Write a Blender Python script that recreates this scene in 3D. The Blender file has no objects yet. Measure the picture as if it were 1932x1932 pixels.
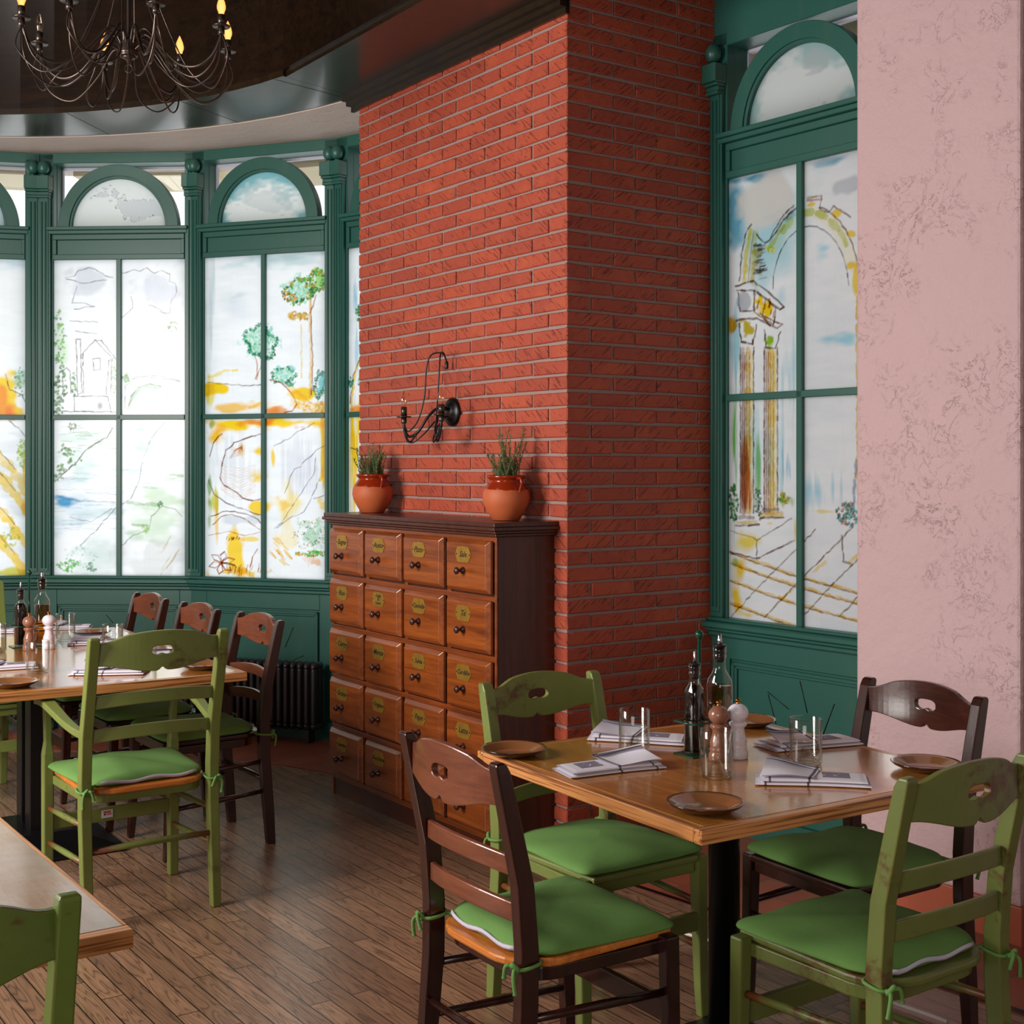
import bpy, bmesh, math, random
import numpy as np
from mathutils import Vector, Matrix
R = math.radians
scene = bpy.context.scene
COL = scene.collection

# ---------------------------------------------------------------- camera
cd = bpy.data.cameras.new('camera'); cam = bpy.data.objects.new('camera', cd); COL.objects.link(cam)
cam.location = (0, 0, 1.5); cam.rotation_euler = (R(90), 0, 0)
cd.sensor_width = 36.0; cd.lens = 36.0 * 2500 / 1932; cd.shift_y = -(966 - 881) / 1932
cd.clip_start = 0.05
scene.camera = cam
# ---------------------------------------------------------------- daylight, added key and fill lights
w = bpy.data.worlds.new('daylight'); scene.world = w; w.use_nodes = True
bg = w.node_tree.nodes['Background']; bg.inputs[0].default_value = (0.96, 0.985, 1.0, 1); bg.inputs[1].default_value = 1.3
def area(name, loc, target, sx, sy, power, col=(1, 1, 1)):
    l = bpy.data.lights.new(name, 'AREA'); l.shape = 'RECTANGLE'; l.size = sx; l.size_y = sy; l.energy = power; l.color = col
    o = bpy.data.objects.new(name, l); COL.objects.link(o); o.location = loc
    o.rotation_euler = (Vector(target) - Vector(loc)).to_track_quat('-Z', 'Y').to_euler()
    return o
area('side_key_light', (-3.75, 2.7, 2.25), (0.1, 5.2, 1.1), 1.5, 1.7, 205, (1.0, 0.95, 0.90))  # unseen key light, aimed to suit the cast shadows; no window built there
area('rear_fill_light', (-1.2, -1.7, 1.7), (0.3, 4.0, 0.7), 2.4, 1.4, 70, (1.0, 0.95, 0.91))  # fill light added behind the camera; that wall has no window
# ---------------------------------------------------------------- exposure
vs = scene.view_settings; vs.view_transform = 'Standard'; vs.look = 'None'; vs.gamma = 1.0; vs.use_curve_mapping = False
vs.exposure = 0.15
scene.cycles.use_denoising = True
scene.cycles.max_bounces = 10; scene.cycles.diffuse_bounces = 4; scene.cycles.glossy_bounces = 4
scene.cycles.transmission_bounces = 8; scene.cycles.transparent_max_bounces = 12
scene.cycles.caustics_reflective = False; scene.cycles.caustics_refractive = False
scene.cycles.sample_clamp_indirect = 4.0

# ---------------------------------------------------------------- plan of the room
A = Vector((-0.5726, 0.8199, 0)); B = Vector((0.8199, 0.5726, 0))   # along / into the brick pier
ANG = math.atan2(B.y, B.x)                                          # heading of B
CORNER = Vector((0.2125, 5.106, 0))
FX = 2500.0
def on_table(u, v, z=0.74):      # where a sight line meets a level surface
    D = FX * (1.5 - z) / (v - 881); return Vector(((u - 966) / FX * D, D, z))

def tag(o, label=None, cat=None, group=None, kind=None):
    if label: o['label'] = label
    if cat: o['category'] = cat
    if group: o['group'] = group
    if kind: o['kind'] = kind
    return o
def empty(name, loc=(0, 0, 0), rz=0.0, **k):
    o = bpy.data.objects.new(name, None); COL.objects.link(o); o.location = loc; o.rotation_euler = (0, 0, rz)
    o.empty_display_size = 0.1
    return tag(o, **k)
def dup(o, parent=None):
    c = o.copy(); COL.objects.link(c)
    if parent is not None: c.parent = parent
    for ch in list(o.children): dup(ch, c)
    return c
def place(o, loc, rz, **k):
    o.location = loc; o.rotation_euler = (0, 0, rz); return tag(o, **k)

class MB:
    def __init__(s): s.v = []; s.f = []; s.m = []; s.sm = []
    def add(s, vs, fs, m=0, smooth=False, T=None):
        n = len(s.v)
        s.v += [tuple((T @ Vector(p)) if T else p) for p in vs]
        for f in fs: s.f.append(tuple(i + n for i in f)); s.m.append(m); s.sm.append(smooth)
        return s
    def box(s, x0, x1, y0, y1, z0, z1, m=0, T=None):
        vs = [(x, y, z) for z in (z0, z1) for x, y in ((x0, y0), (x1, y0), (x1, y1), (x0, y1))]
        return s.add(vs, [(0, 3, 2, 1), (4, 5, 6, 7), (0, 1, 5, 4), (1, 2, 6, 5), (2, 3, 7, 6), (3, 0, 4, 7)], m, False, T)
    def frust(s, x0, x1, z0, z1, ya, yb, c, m=0, T=None):   # raised block facing -y with chamfered rim
        o = [(x0, z0), (x1, z0), (x1, z1), (x0, z1)]; i = [(x0 + c, z0 + c), (x1 - c, z0 + c), (x1 - c, z1 - c), (x0 + c, z1 - c)]
        ym = ya + (yb - ya) * 0.45
        vs = [(p[0], ya, p[1]) for p in o] + [(p[0], ym, p[1]) for p in o] + [(p[0], yb, p[1]) for p in i]
        fs = [(8, 9, 10, 11), (3, 2, 1, 0)]
        for k in range(4):
            j = (k + 1) % 4; fs += [(k, j, j + 4, k + 4), (k + 4, j + 4, j + 8, k + 8)]
        return s.add(vs, fs, m, False, T)
    def rings(s, rs, m=0, smooth=True, cap=True, closed=False, T=None):
        k = len(rs[0]); vs = [p for r in rs for p in r]; fs = []
        n = len(rs)
        for a in range(n if closed else n - 1):
            b = (a + 1) % n
            for i in range(k):
                j = (i + 1) % k; fs.append((a * k + i, a * k + j, b * k + j, b * k + i))
        if cap and not closed: fs.append(tuple(range(k))[::-1]); fs.append(tuple(range((n - 1) * k, n * k)))
        return s.add(vs, fs, m, smooth, T)
    def lathe(s, prof, seg=24, c=(0, 0, 0), m=0, T=None, cap=True):
        rs = [[(c[0] + r * math.cos(2 * math.pi * i / seg), c[1] + r * math.sin(2 * math.pi * i / seg), c[2] + z) for i in range(seg)] for r, z in prof]
        return s.rings(rs, m, True, cap, T=T)
    def tube(s, pts, r, seg=8, m=0, closed=False, T=None):
        P = [Vector(p) for p in pts]; n = len(P); rs = []; up = None
        for i in range(n):
            if closed: t = P[(i + 1) % n] - P[i - 1]
            else: t = P[min(i + 1, n - 1)] - P[max(i - 1, 0)]
            t.normalize()
            if up is None:
                up = Vector((0, 0, 1)) if abs(t.z) < 0.9 else Vector((1, 0, 0))
            a = t.cross(up)
            if a.length < 1e-4: a = t.cross(Vector((0, 1, 0)))
            a.normalize(); b = a.cross(t).normalized(); up = b
            rr = r[i] if isinstance(r, (list, tuple)) else r
            rs.append([tuple(P[i] + a * (rr * math.cos(2 * math.pi * q / seg)) + b * (rr * math.sin(2 * math.pi * q / seg))) for q in range(seg)])
        return s.rings(rs, m, True, True, closed, T)
    def bar(s, secs, m=0, T=None):      # (x, y, z, wx, wy) level rectangles stacked into a bar
        rs = [[(x - a / 2, y - b / 2, z), (x + a / 2, y - b / 2, z), (x + a / 2, y + b / 2, z), (x - a / 2, y + b / 2, z)] for x, y, z, a, b in secs]
        return s.rings(rs, m, False, T=T)
    def board(s, xs, fy, zt, zb, th, m=0, T=None):   # upright board bent in plan
        rs = [[(x, fy(x) - th / 2, zb(x)), (x, fy(x) + th / 2, zb(x)), (x, fy(x) + th / 2, zt(x)), (x, fy(x) - th / 2, zt(x))] for x in xs]
        return s.rings(rs, m, False, T=T)
    def prism(s, out, z0, z1, m=0, T=None, smooth=False):
        n = len(out); vs = [(x, y, z0) for x, y in out] + [(x, y, z1) for x, y in out]
        fs = [tuple(range(n))[::-1], tuple(range(n, 2 * n))] + [(i, (i + 1) % n, n + (i + 1) % n, n + i) for i in range(n)]
        return s.add(vs, fs, m, smooth, T)
    def text(s, body, size, m, T, ext=0.0004):
        c = bpy.data.curves.new('t', 'FONT'); c.body = body; c.size = size; c.shear = 0.35; c.align_x = 'CENTER'; c.align_y = 'CENTER'
        c.extrude = ext; c.resolution_u = 2; c.offset = size * 0.012; c.space_line = 0.8
        o = bpy.data.objects.new('t', c); me = bpy.data.meshes.new_from_object(o)
        s.add([tuple(v.co) for v in me.vertices], [tuple(p.vertices) for p in me.polygons], m, False, T)
        bpy.data.objects.remove(o); bpy.data.meshes.remove(me); bpy.data.curves.remove(c)
        return s
    def build(s, name, mats, parent=None, loc=None, rz=None, bevel=0, seg=2, sub=0, **k):
        me = bpy.data.meshes.new(name); me.from_pydata(s.v, [], s.f)
        if not isinstance(mats, (list, tuple)): mats = [mats]
        for mt in mats: me.materials.append(mt)
        me.polygons.foreach_set('material_index', s.m); me.polygons.foreach_set('use_smooth', s.sm)
        bm = bmesh.new(); bm.from_mesh(me); bmesh.ops.recalc_face_normals(bm, faces=bm.faces); bm.to_mesh(me); bm.free()
        me.update()
        o = bpy.data.objects.new(name, me); COL.objects.link(o)
        if parent is not None: o.parent = parent
        if loc is not None: o.location = loc
        if rz is not None: o.rotation_euler = (0, 0, rz)
        if bevel:
            b = o.modifiers.new('bevel', 'BEVEL'); b.width = bevel; b.segments = seg; b.limit_method = 'ANGLE'; b.angle_limit = R(35)
            b.harden_normals = False
        if sub:
            b = o.modifiers.new('sub', 'SUBSURF'); b.levels = sub; b.render_levels = sub
        return tag(o, **k)

# ---------------------------------------------------------------- materials
def lin(c): return tuple(((x / 255) / 12.92 if x <= 10 else ((x / 255 + 0.055) / 1.055) ** 2.4) for x in c)
class NT:
    def __init__(s, name):
        s.mat = bpy.data.materials.new(name); s.mat.use_nodes = True; s.t = s.mat.node_tree; s.t.nodes.clear()
        s.out = s.n('ShaderNodeOutputMaterial')
    def n(s, ty, ins=None, **at):
        x = s.t.nodes.new(ty)
        for k, v in at.items(): setattr(x, k, v)
        for k, v in (ins or {}).items():
            sk = x.inputs[k]
            if hasattr(v, 'is_output') or isinstance(v, bpy.types.NodeSocket): s.t.links.new(v, sk)
            else: sk.default_value = (*v, 1) if isinstance(v, tuple) and len(v) == 3 and sk.type == 'RGBA' else v
        return x
    def math(s, op, a, b=0.0, clamp=False): return s.n('ShaderNodeMath', {0: a, 1: b}, operation=op, use_clamp=clamp).outputs[0]
    def mix(s, f, a, b, bt='MIX'):
        x = s.n('ShaderNodeMix', {0: f, 6: a, 7: b}, data_type='RGBA', blend_type=bt, clamp_factor=True); return x.outputs[2]
    def ramp(s, f, stops):
        x = s.n('ShaderNodeValToRGB', {0: f}); e = x.color_ramp.elements
        while len(e) < len(stops): e.new(0.5)
        for q, (p, c) in zip(e, stops): q.position = p; q.color = (c, c, c, 1) if not isinstance(c, tuple) else (*c, 1)
        return x.outputs[0]
    def coord(s, kind='Object', sc=(1, 1, 1), rz=0):
        c = s.n('ShaderNodeTexCoord').outputs[kind]
        return s.n('ShaderNodeMapping', {0: c, 2: (0, 0, rz), 3: sc}).outputs[0]
    def noise(s, vec, scale, det=4, rough=0.55, dist=0.0):
        x = s.n('ShaderNodeTexNoise', {'Vector': vec, 'Scale': scale, 'Detail': det, 'Roughness': rough, 'Distortion': dist}); return x.outputs[0]
    def bump(s, h, st=0.3, d=0.01): return s.n('ShaderNodeBump', {'Strength': st, 'Distance': d, 'Height': h}).outputs[0]
    def bsdf(s, col, rough=0.5, bump=None, **k):
        i = {'Base Color': col, 'Roughness': rough}
        if bump is not None: i['Normal'] = bump
        for a, b in k.items(): i[a.replace('_', ' ')] = b
        x = s.n('ShaderNodeBsdfPrincipled', i); s.t.links.new(x.outputs[0], s.out.inputs[0]); return x
def wood(name, c1, c2, rough=0.35, axis=0, sc=1.0, bump=0.12, pores=0.5, coat=0.0, wear=None, wamt=0.6):
    t = NT(name); s = [1.0, 1.0, 1.0]; s[axis] = 0.07
    v = t.coord('Object', tuple(q * sc for q in s))
    n1 = t.noise(v, 22, 5, 0.6, 1.2); n2 = t.noise(v, 120, 3, 0.6)
    f = t.ramp(n1, [(0.32, 0.0), (0.68, 1.0)])
    col = t.mix(f, lin(c1), lin(c2))
    dark = t.ramp(n2, [(0.38, 0.55), (0.52, 1.0)])
    col = t.mix(pores, col, t.mix(1.0, col, dark, 'MULTIPLY'))
    if wear:
        vv = t.coord('Object'); wn = t.noise(vv, 6.5, 5, 0.65)
        col = t.mix(t.ramp(wn, [(wamt, 0.0), (wamt + 0.1, 0.85)]), col, lin(wear))
    t.bsdf(col, rough, t.bump(n2, bump, 0.004), Coat_Weight=coat, Coat_Roughness=0.12)
    return t.mat
def plain(name, c, rough=0.5, metal=0.0, bump=0.0, bs=60, **k):
    t = NT(name); v = t.coord(); n = t.noise(v, bs, 4)
    col = t.mix(t.math('MULTIPLY', n, 0.35), lin(c), tuple(q * 0.65 for q in lin(c)))
    t.bsdf(col, rough, t.bump(n, bump, 0.003) if bump else None, Metallic=metal, **k); return t.mat
def green_paint(name, c, wear_c, wlo=0.62, rough=0.4):
    t = NT(name); v = t.coord()
    n = t.noise(v, 4.0, 5, 0.7, 0.3); st = t.noise(t.coord('Object', (0.25, 1, 1)), 60, 3, 0.6)
    base = t.mix(t.noise(v, 14, 4), tuple(q * 0.82 for q in lin(c)), tuple(q * 1.15 for q in lin(c)))
    f = t.ramp(t.math('ADD', n, t.math('MULTIPLY', st, 0.12)), [(wlo + 0.05, 0.0), (wlo + 0.13, 0.9)])
    col = t.mix(f, base, lin(wear_c))
    bev = t.n('ShaderNodeBevel', {'Radius': 0.006}, samples=4).outputs[0]
    geo = t.n('ShaderNodeNewGeometry').outputs['True Normal']
    d = t.n('ShaderNodeVectorMath', {0: bev, 1: geo}, operation='DOT_PRODUCT').outputs['Value']
    e = t.ramp(t.math('MULTIPLY', t.math('SUBTRACT', 1.0, d), t.noise(v, 25, 4, 0.7)), [(0.035, 0.0), (0.075, 1.0)])
    col = t.mix(e, col, lin((118, 62, 30)))
    t.bsdf(col, rough, t.bump(st, 0.1, 0.003)); return t.mat

M = {}
M['teal'] = (lambda t: (t.bsdf(t.mix(t.ramp(t.noise(t.coord('Object', (1, 1, 0.2)), 9, 5, 0.65), [(0.55, 0.0), (0.8, 0.8)]), lin((36, 88, 78)), lin((60, 94, 82))), 0.38, t.bump(t.noise(t.coord('Object', (1, 1, 0.1)), 90), 0.06, 0.003)), t.mat))(NT('teal_paint'))[1]
M['darkceil'] = wood('dark_ceiling_wood', (22, 13, 8), (40, 25, 13), 0.25, 0, 1.0, 0.1, 0.4, 0.3)
M['soffit'] = wood('polished_soffit_wood', (30, 21, 12), (48, 34, 19), 0.28, 0, 1.0, 0.05, 0.3, 0.25)
M['cab'] = wood('cabinet_wood', (96, 44, 16), (142, 68, 24), 0.33, 0, 1.0, 0.08, 0.35, 0.25)
M['cabv'] = wood('cabinet_side_wood', (54, 22, 12), (80, 34, 17), 0.35, 2, 1.0, 0.08, 0.35, 0.2)
M['drawer'] = wood('drawer_wood', (112, 52, 20), (156, 80, 30), 0.28, 0, 1.0, 0.08, 0.4, 0.3)
M['darkchair'] = wood('dark_stained_chair_wood', (38, 15, 12), (56, 23, 17), 0.26, 2, 1.0, 0.05, 0.3, 0.3)
M['railwood'] = wood('brown_stained_rail_wood', (98, 50, 32), (124, 68, 44), 0.3, 0, 1.0, 0.05, 0.3, 0.35)
M['raildark'] = wood('dark_rail_wood', (50, 22, 18), (76, 36, 28), 0.24, 0, 1.0, 0.05, 0.3, 0.4)
M['green'] = green_paint('olive_green_chair_paint', (98, 108, 50), (84, 44, 24), 0.565)
M['greenL'] = green_paint('light_olive_chair_paint', (112, 124, 62), (84, 56, 34), 0.60)
M['greenD'] = green_paint('deep_green_chair_paint', (86, 104, 42), (80, 42, 24), 0.63)
M['seatorange'] = wood('orange_plywood_seat', (190, 104, 40), (222, 136, 58), 0.28, 0, 1.0, 0.05, 0.4, 0.3)
M['black'] = plain('black_metal', (17, 16, 18), 0.35, 0.3)
M['iron'] = plain('dark_iron', (84, 72, 66), 0.28, 0.75)
M['radiator'] = plain('charcoal_radiator_paint', (46, 38, 42), 0.38)
M['brass'] = (lambda t: (t.bsdf(t.mix(t.noise(t.coord(), 40, 4), lin((206, 160, 66)), lin((150, 112, 44))), 0.32, t.bump(t.noise(t.coord(), 30), 0.15, 0.003), Metallic=0.6), t.mat))(NT('aged_brass'))[1]
M['ink'] = plain('black_engraving', (22, 16, 12), 0.6)
M['knob'] = plain('dark_wood_knob', (70, 38, 32), 0.25)
M['zip'] = plain('pale_zip_tape', (196, 192, 208), 0.7)
M['chrome'] = plain('chrome_spout', (200, 200, 205), 0.12, 1.0)
M['rubber'] = plain('black_stopper', (20, 18, 20), 0.35)
M['rackgreen'] = plain('dark_green_enamel', (10, 66, 48), 0.2)
M['white'] = plain('white_cable', (214, 208, 205), 0.5)
M['millbrown'] = plain('brown_lacquered_mill', (146, 98, 78), 0.22, 0, 0, 15)
M['millwhite'] = (lambda t: (t.bsdf(t.mix(t.ramp(t.noise(t.coord('Object', (1, 1, 2)), 45, 5, 0.7), [(0.6, 0.0), (0.68, 0.7)]), lin((226, 220, 230)), lin((170, 138, 112))), 0.35), t.mat))(NT('worn_white_mill'))[1]
M['gold'] = plain('copper_nut', (170, 110, 60), 0.25, 1.0)
M['beige'] = plain('beige_render', (222, 206, 176), 0.9)
M['soil'] = plain('dark_soil', (48, 34, 24), 0.95, 0, 0.5)
M['leaf'] = plain('grey_green_needles', (124, 142, 96), 0.6)
M['stem'] = plain('woody_green_stem', (120, 118, 70), 0.7)
def fabric():
    t = NT('green_felt_fabric'); v = t.coord(); n = t.noise(v, 420, 3, 0.7); b = t.noise(v, 7, 4)
    col = t.mix(t.math('MULTIPLY', n, 0.6), lin((108, 150, 78)), lin((78, 116, 50))); col = t.mix(t.math('MULTIPLY', b, 0.25), col, lin((90, 134, 58)))
    t.bsdf(col, 0.92, t.bump(t.math('ADD', n, t.math('MULTIPLY', b, 3.0)), 0.25, 0.004)); return t.mat
M['fabric'] = fabric()
def plaster(name, c, c2, amount=1.0):
    t = NT(name); v = t.coord()
    patch = t.ramp(t.noise(v, 2.6, 4, 0.6), [(0.49, 0.0), (0.60, 1.0)])
    d = t.n('ShaderNodeVectorMath', {0: v, 1: t.n('ShaderNodeVectorMath', {0: t.n('ShaderNodeTexNoise', {'Vector': v, 'Scale': 6.0, 'Detail': 5.0}).outputs[1], 1: (0.35, 0.35, 0.35)}, operation='MULTIPLY').outputs[0]}, operation='ADD').outputs[0]
    r = t.noise(d, 13, 5, 0.6, 0.6)
    ridge = t.math('ABSOLUTE', t.math('SUBTRACT', r, 0.5))
    line = t.ramp(ridge, [(0.0, 1.0), (0.012, 0.0)])
    m = t.math('MULTIPLY', line, patch)
    m2 = t.math('MULTIPLY', m, t.ramp(t.noise(v, 9, 3), [(0.42, 0.0), (0.55, 1.0)]))
    col = t.mix(t.noise(v, 1.6, 4), lin(c), tuple(q * 0.9 for q in lin(c)))
    col = t.mix(t.math('MULTIPLY', m2, 0.55 * amount), col, lin(c2))
    h = t.math('ADD', t.math('MULTIPLY', m, -0.8), t.math('ADD', t.math('MULTIPLY', t.noise(v, 9, 6, 0.62), 1.6), t.math('MULTIPLY', patch, 0.25)))
    t.bsdf(col, 0.8, t.bump(h, 0.55 * amount, 0.02)); return t.mat
M['pink'] = plaster('pink_rough_plaster', (208, 176, 178), (124, 84, 74), 0.95)
M['ceilplaster'] = plaster('cream_ceiling_plaster', (214, 198, 190), (190, 170, 160), 0.3)
M['greyplaster'] = plaster('grey_beige_plaster', (176, 166, 150), (120, 110, 96))
def brick():
    t = NT('red_clinker_brick'); at = t.n('ShaderNodeAttribute', attribute_name='tone').outputs[0]
    v = t.n('ShaderNodeUVMap').outputs[0]
    n = t.noise(v, 30, 5, 0.65); big = t.noise(v, 3.5, 4, 0.6)
    col = t.mix(at, lin((160, 66, 44)), lin((178, 76, 48)))
    col = t.mix(t.ramp(big, [(0.52, 0.0), (0.75, 0.6)]), col, lin((208, 98, 56)))
    col = t.mix(t.math('MULTIPLY', n, 0.35), col, lin((128, 48, 34)))
    mp = t.n('ShaderNodeMapping', {0: t.n('ShaderNodeMapping', {0: v, 2: (0, 0, R(-38))}).outputs[0], 3: (13, 120, 1)}).outputs[0]
    sl = t.math('MULTIPLY', t.ramp(t.noise(mp, 1.0, 2, 0.5), [(0.58, 0.0), (0.65, 1.0)]), t.ramp(t.noise(v, 9, 3), [(0.42, 0.0), (0.52, 1.0)]))
    col = t.mix(t.math('MULTIPLY', sl, 0.6), col, lin((80, 28, 22)))
    t.bsdf(col, 0.62, t.bump(t.math('SUBTRACT', n, sl), 0.6, 0.008)); return t.mat
M['brick'] = brick()
M['mortar'] = plain('grey_mortar', (156, 130, 124), 0.95, 0, 1.0, 90)
def floorwood():
    t = NT('oak_strip_floor')
    c = t.n('ShaderNodeTexCoord').outputs['Object']
    v = t.n('ShaderNodeMapping', {0: c, 2: (0, 0, -math.atan2(A.y, A.x))}, vector_type='POINT').outputs[0]
    br = t.n('ShaderNodeTexBrick', {'Vector': v, 'Color1': (0, 0, 0), 'Color2': (1, 1, 1), 'Mortar': (0.5, 0.5, 0.5), 'Scale': 1.0, 'Mortar Size': 0.002, 'Mortar Smooth': 0.1, 'Bias': 0.0, 'Brick Width': 0.62, 'Row Height': 0.066}, offset=0.37, offset_frequency=3, squash=1.35, squash_frequency=2)
    tone = br.outputs[0]; mort = br.outputs[1]
    # per-board shift of the grain
    off = t.n('ShaderNodeVectorMath', {0: v, 1: t.n('ShaderNodeCombineXYZ', {0: t.math('MULTIPLY', tone, 7.3), 1: t.math('MULTIPLY', tone, 3.1), 2: tone}).outputs[0]}, operation='ADD').outputs[0]
    g = t.n('ShaderNodeMapping', {0: off, 3: (0.9, 9.0, 1.0)}).outputs[0]
    n1 = t.noise(g, 1.9, 2, 0.5, 0.45)
    rings = t.math('FRACT', t.math('MULTIPLY', n1, 13.0))
    rl = t.ramp(rings, [(0.0, 0.25), (0.14, 0.8), (0.5, 1.0), (0.9, 0.7), (1.0, 0.25)])
    fine = t.noise(t.n('ShaderNodeMapping', {0: off, 3: (6, 160, 1)}).outputs[0], 1.0, 3, 0.6)
    col = t.mix(tone, lin((132, 97, 74)), lin((168, 127, 98)))
    col = t.mix(t.math('MULTIPLY', t.math('SUBTRACT', 1.0, rl), 1.0), col, lin((50, 32, 23)))
    col = t.mix(t.ramp(fine, [(0.3, 0.45), (0.5, 0.0)]), col, lin((76, 54, 38)))
    col = t.mix(t.math('MULTIPLY', t.noise(v, 1.3, 3), 0.3), col, lin((110, 96, 78)))
    col = t.mix(mort, col, lin((24, 16, 12)))
    h = t.math('SUBTRACT', t.math('MULTIPLY', rl, 0.3), t.math('MULTIPLY', mort, 1.5))
    t.bsdf(col, t.ramp(fine, [(0.3, 0.42), (0.7, 0.24)]), t.bump(h, 0.25, 0.003), Coat_Weight=0.3, Coat_Roughness=0.22); return t.mat
M['floor'] = floorwood()
def tiles(name, rz, w=0.3, h=0.15):
    t = NT(name); c = t.n('ShaderNodeTexCoord').outputs['Object']
    v = t.n('ShaderNodeMapping', {0: c, 2: (0, 0, rz)}).outputs[0]
    br = t.n('ShaderNodeTexBrick', {'Vector': v, 'Color1': lin((146, 74, 54)), 'Color2': lin((172, 96, 70)), 'Mortar': lin((112, 84, 72)), 'Scale': 1.0, 'Mortar Size': 0.004, 'Mortar Smooth': 0.1, 'Bias': 0.0, 'Brick Width': w, 'Row Height': h})
    n = t.noise(v, 9, 5, 0.6); col = t.mix(t.math('MULTIPLY', n, 0.45), br.outputs[0], lin((120, 56, 42)))
    t.bsdf(col, 0.38, t.bump(t.math('SUBTRACT', t.math('MULTIPLY', n, 0.4), br.outputs[1]), 0.35, 0.004)); return t.mat
M['tile'] = tiles('terracotta_tiles', -ANG - R(4))
M['tilebase'] = plain('terracotta_skirting', (176, 92, 66), 0.4, 0, 0.1, 8)
def tabletop(name, c1, c2, c3, rz, edge=False, rough=0.2, scuff=0.0):
    t = NT(name); v = t.coord('Object', (1, 1, 1), rz)
    v = t.n('ShaderNodeMapping', {0: v, 3: ((1.0, 7.0, 7.0) if not edge else (0.7, 34.0, 34.0))}).outputs[0]
    n1 = t.noise(v, 4.5, 5, 0.6, 0.8); n2 = t.noise(t.n('ShaderNodeMapping', {0: v, 3: (1.6, 6, 6) if not edge else (1, 1, 1)}).outputs[0], 16 if not edge else 3.5, 3, 0.6)
    col = t.mix(t.ramp(n1, [(0.3, 0.0), (0.7, 1.0)]), lin(c1), lin(c2))
    col = t.mix(t.ramp(n2, [(0.30 if not edge else 0.40, 0.75 if not edge else 0.9), (0.42 if not edge else 0.5, 0.0)]), col, lin(c3))
    rr = rough
    if scuff:
        q = t.noise(t.coord('Object', (1, 1, 1)), 5, 6, 0.7, 0.5); f = t.ramp(q, [(0.38, 0.0), (0.62, scuff)])
        col = t.mix(f, col, lin((176, 166, 152)))
    t.bsdf(col, rr, t.bump(n2, 0.08, 0.003), Coat_Weight=0.95 if not edge else 0.2, Coat_Roughness=0.12); return t.mat
M['top'] = tabletop('varnished_oak_top', (176, 108, 44), (212, 144, 68), (92, 48, 18), R(90))
M['topedge'] = tabletop('oak_edge_lipping', (196, 126, 66), (222, 156, 96), (118, 64, 28), 0, True, 0.35)
M['top2'] = tabletop('worn_oak_top', (158, 116, 84), (184, 146, 112), (110, 76, 52), R(90), False, 0.35, 0.8)
def glass(name, col=(1, 1, 1), edge=(0.55, 0.66, 0.56), ior=1.5, ep=3.0):
    t = NT(name); lw = t.n('ShaderNodeLayerWeight', {'Blend': 0.5}).outputs['Facing']; f = t.math('POWER', lw, ep)
    tr = t.n('ShaderNodeBsdfTransparent', {'Color': t.mix(f, col, edge)}); gl = t.n('ShaderNodeBsdfGlossy', {'Roughness': 0.02})
    m = t.n('ShaderNodeMixShader', {0: t.math('ADD', t.math('MULTIPLY', t.math('POWER', lw, 2.6), 0.9), 0.04), 1: tr.outputs[0], 2: gl.outputs[0]})
    t.t.links.new(m.outputs[0], t.out.inputs[0]); return t.mat
M['glass'] = glass('greenish_drinking_glass', (0.985, 0.99, 0.985))
M['bottleglass'] = glass('clear_bottle_glass', (0.98, 0.985, 0.97), (0.6, 0.62, 0.5))
M['oil'] = glass('golden_olive_oil', (0.86, 0.47, 0.05), (0.45, 0.2, 0.02), 1.2, 1.5)
M['vinegar'] = plain('dark_vinegar', (14, 6, 6), 0.08)
M['bulb'] = (lambda t: (t.t.links.new(t.n('ShaderNodeMixShader', {0: t.math('ADD', t.math('MULTIPLY', t.math('POWER', t.n('ShaderNodeLayerWeight', {'Blend': 0.5}).outputs['Facing'], 2.5), 0.7), 0.08), 1: t.n('ShaderNodeBsdfTransparent', {'Color': (0.97, 0.90, 0.80)}).outputs[0], 2: t.n('ShaderNodeBsdfGlossy', {'Roughness': 0.05}).outputs[0]}).outputs[0], t.out.inputs[0]), t.mat))(NT('clear_candle_bulb'))[1]
def emis(name, c, s):
    t = NT(name); e = t.n('ShaderNodeEmission', {'Color': c, 'Strength': s}); t.t.links.new(e.outputs[0], t.out.inputs[0]); return t.mat
def bulblit():
    t = NT('glowing_candle_bulb'); lw = t.n('ShaderNodeLayerWeight', {'Blend': 0.4}).outputs['Facing']
    e = t.n('ShaderNodeEmission', {'Color': t.mix(lw, (1.0, 0.55, 0.16), (0.9, 0.2, 0.02)), 'Strength': 1.5}); t.t.links.new(e.outputs[0], t.out.inputs[0]); return t.mat
M['bulblit'] = bulblit()
M['filament'] = emis('bright_filament', (1.0, 0.75, 0.35), 25)
M['filoff'] = plain('wire_filament', (210, 190, 160), 0.3, 0.8)
def thin_glass():
    t = NT('clear_window_glass'); tr = t.n('ShaderNodeBsdfTransparent', {'Color': (0.97, 0.99, 0.98)}); g = t.n('ShaderNodeBsdfGlossy', {'Roughness': 0.02})
    m = t.n('ShaderNodeMixShader', {0: 0.06, 1: tr.outputs[0], 2: g.outputs[0]}); t.t.links.new(m.outputs[0], t.out.inputs[0]); return t.mat
M['pane'] = thin_glass()
def painted():
    t = NT('painted_frosted_glass'); a = t.n('ShaderNodeAttribute', attribute_name='paint').outputs[0]
    tl = t.n('ShaderNodeBsdfTranslucent', {'Color': a}); g = t.n('ShaderNodeBsdfGlossy', {'Roughness': 0.25})
    m = t.n('ShaderNodeMixShader', {0: 0.04, 1: tl.outputs[0], 2: g.outputs[0]}); t.t.links.new(m.outputs[0], t.out.inputs[0]); return t.mat
M['painted'] = painted()
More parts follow.
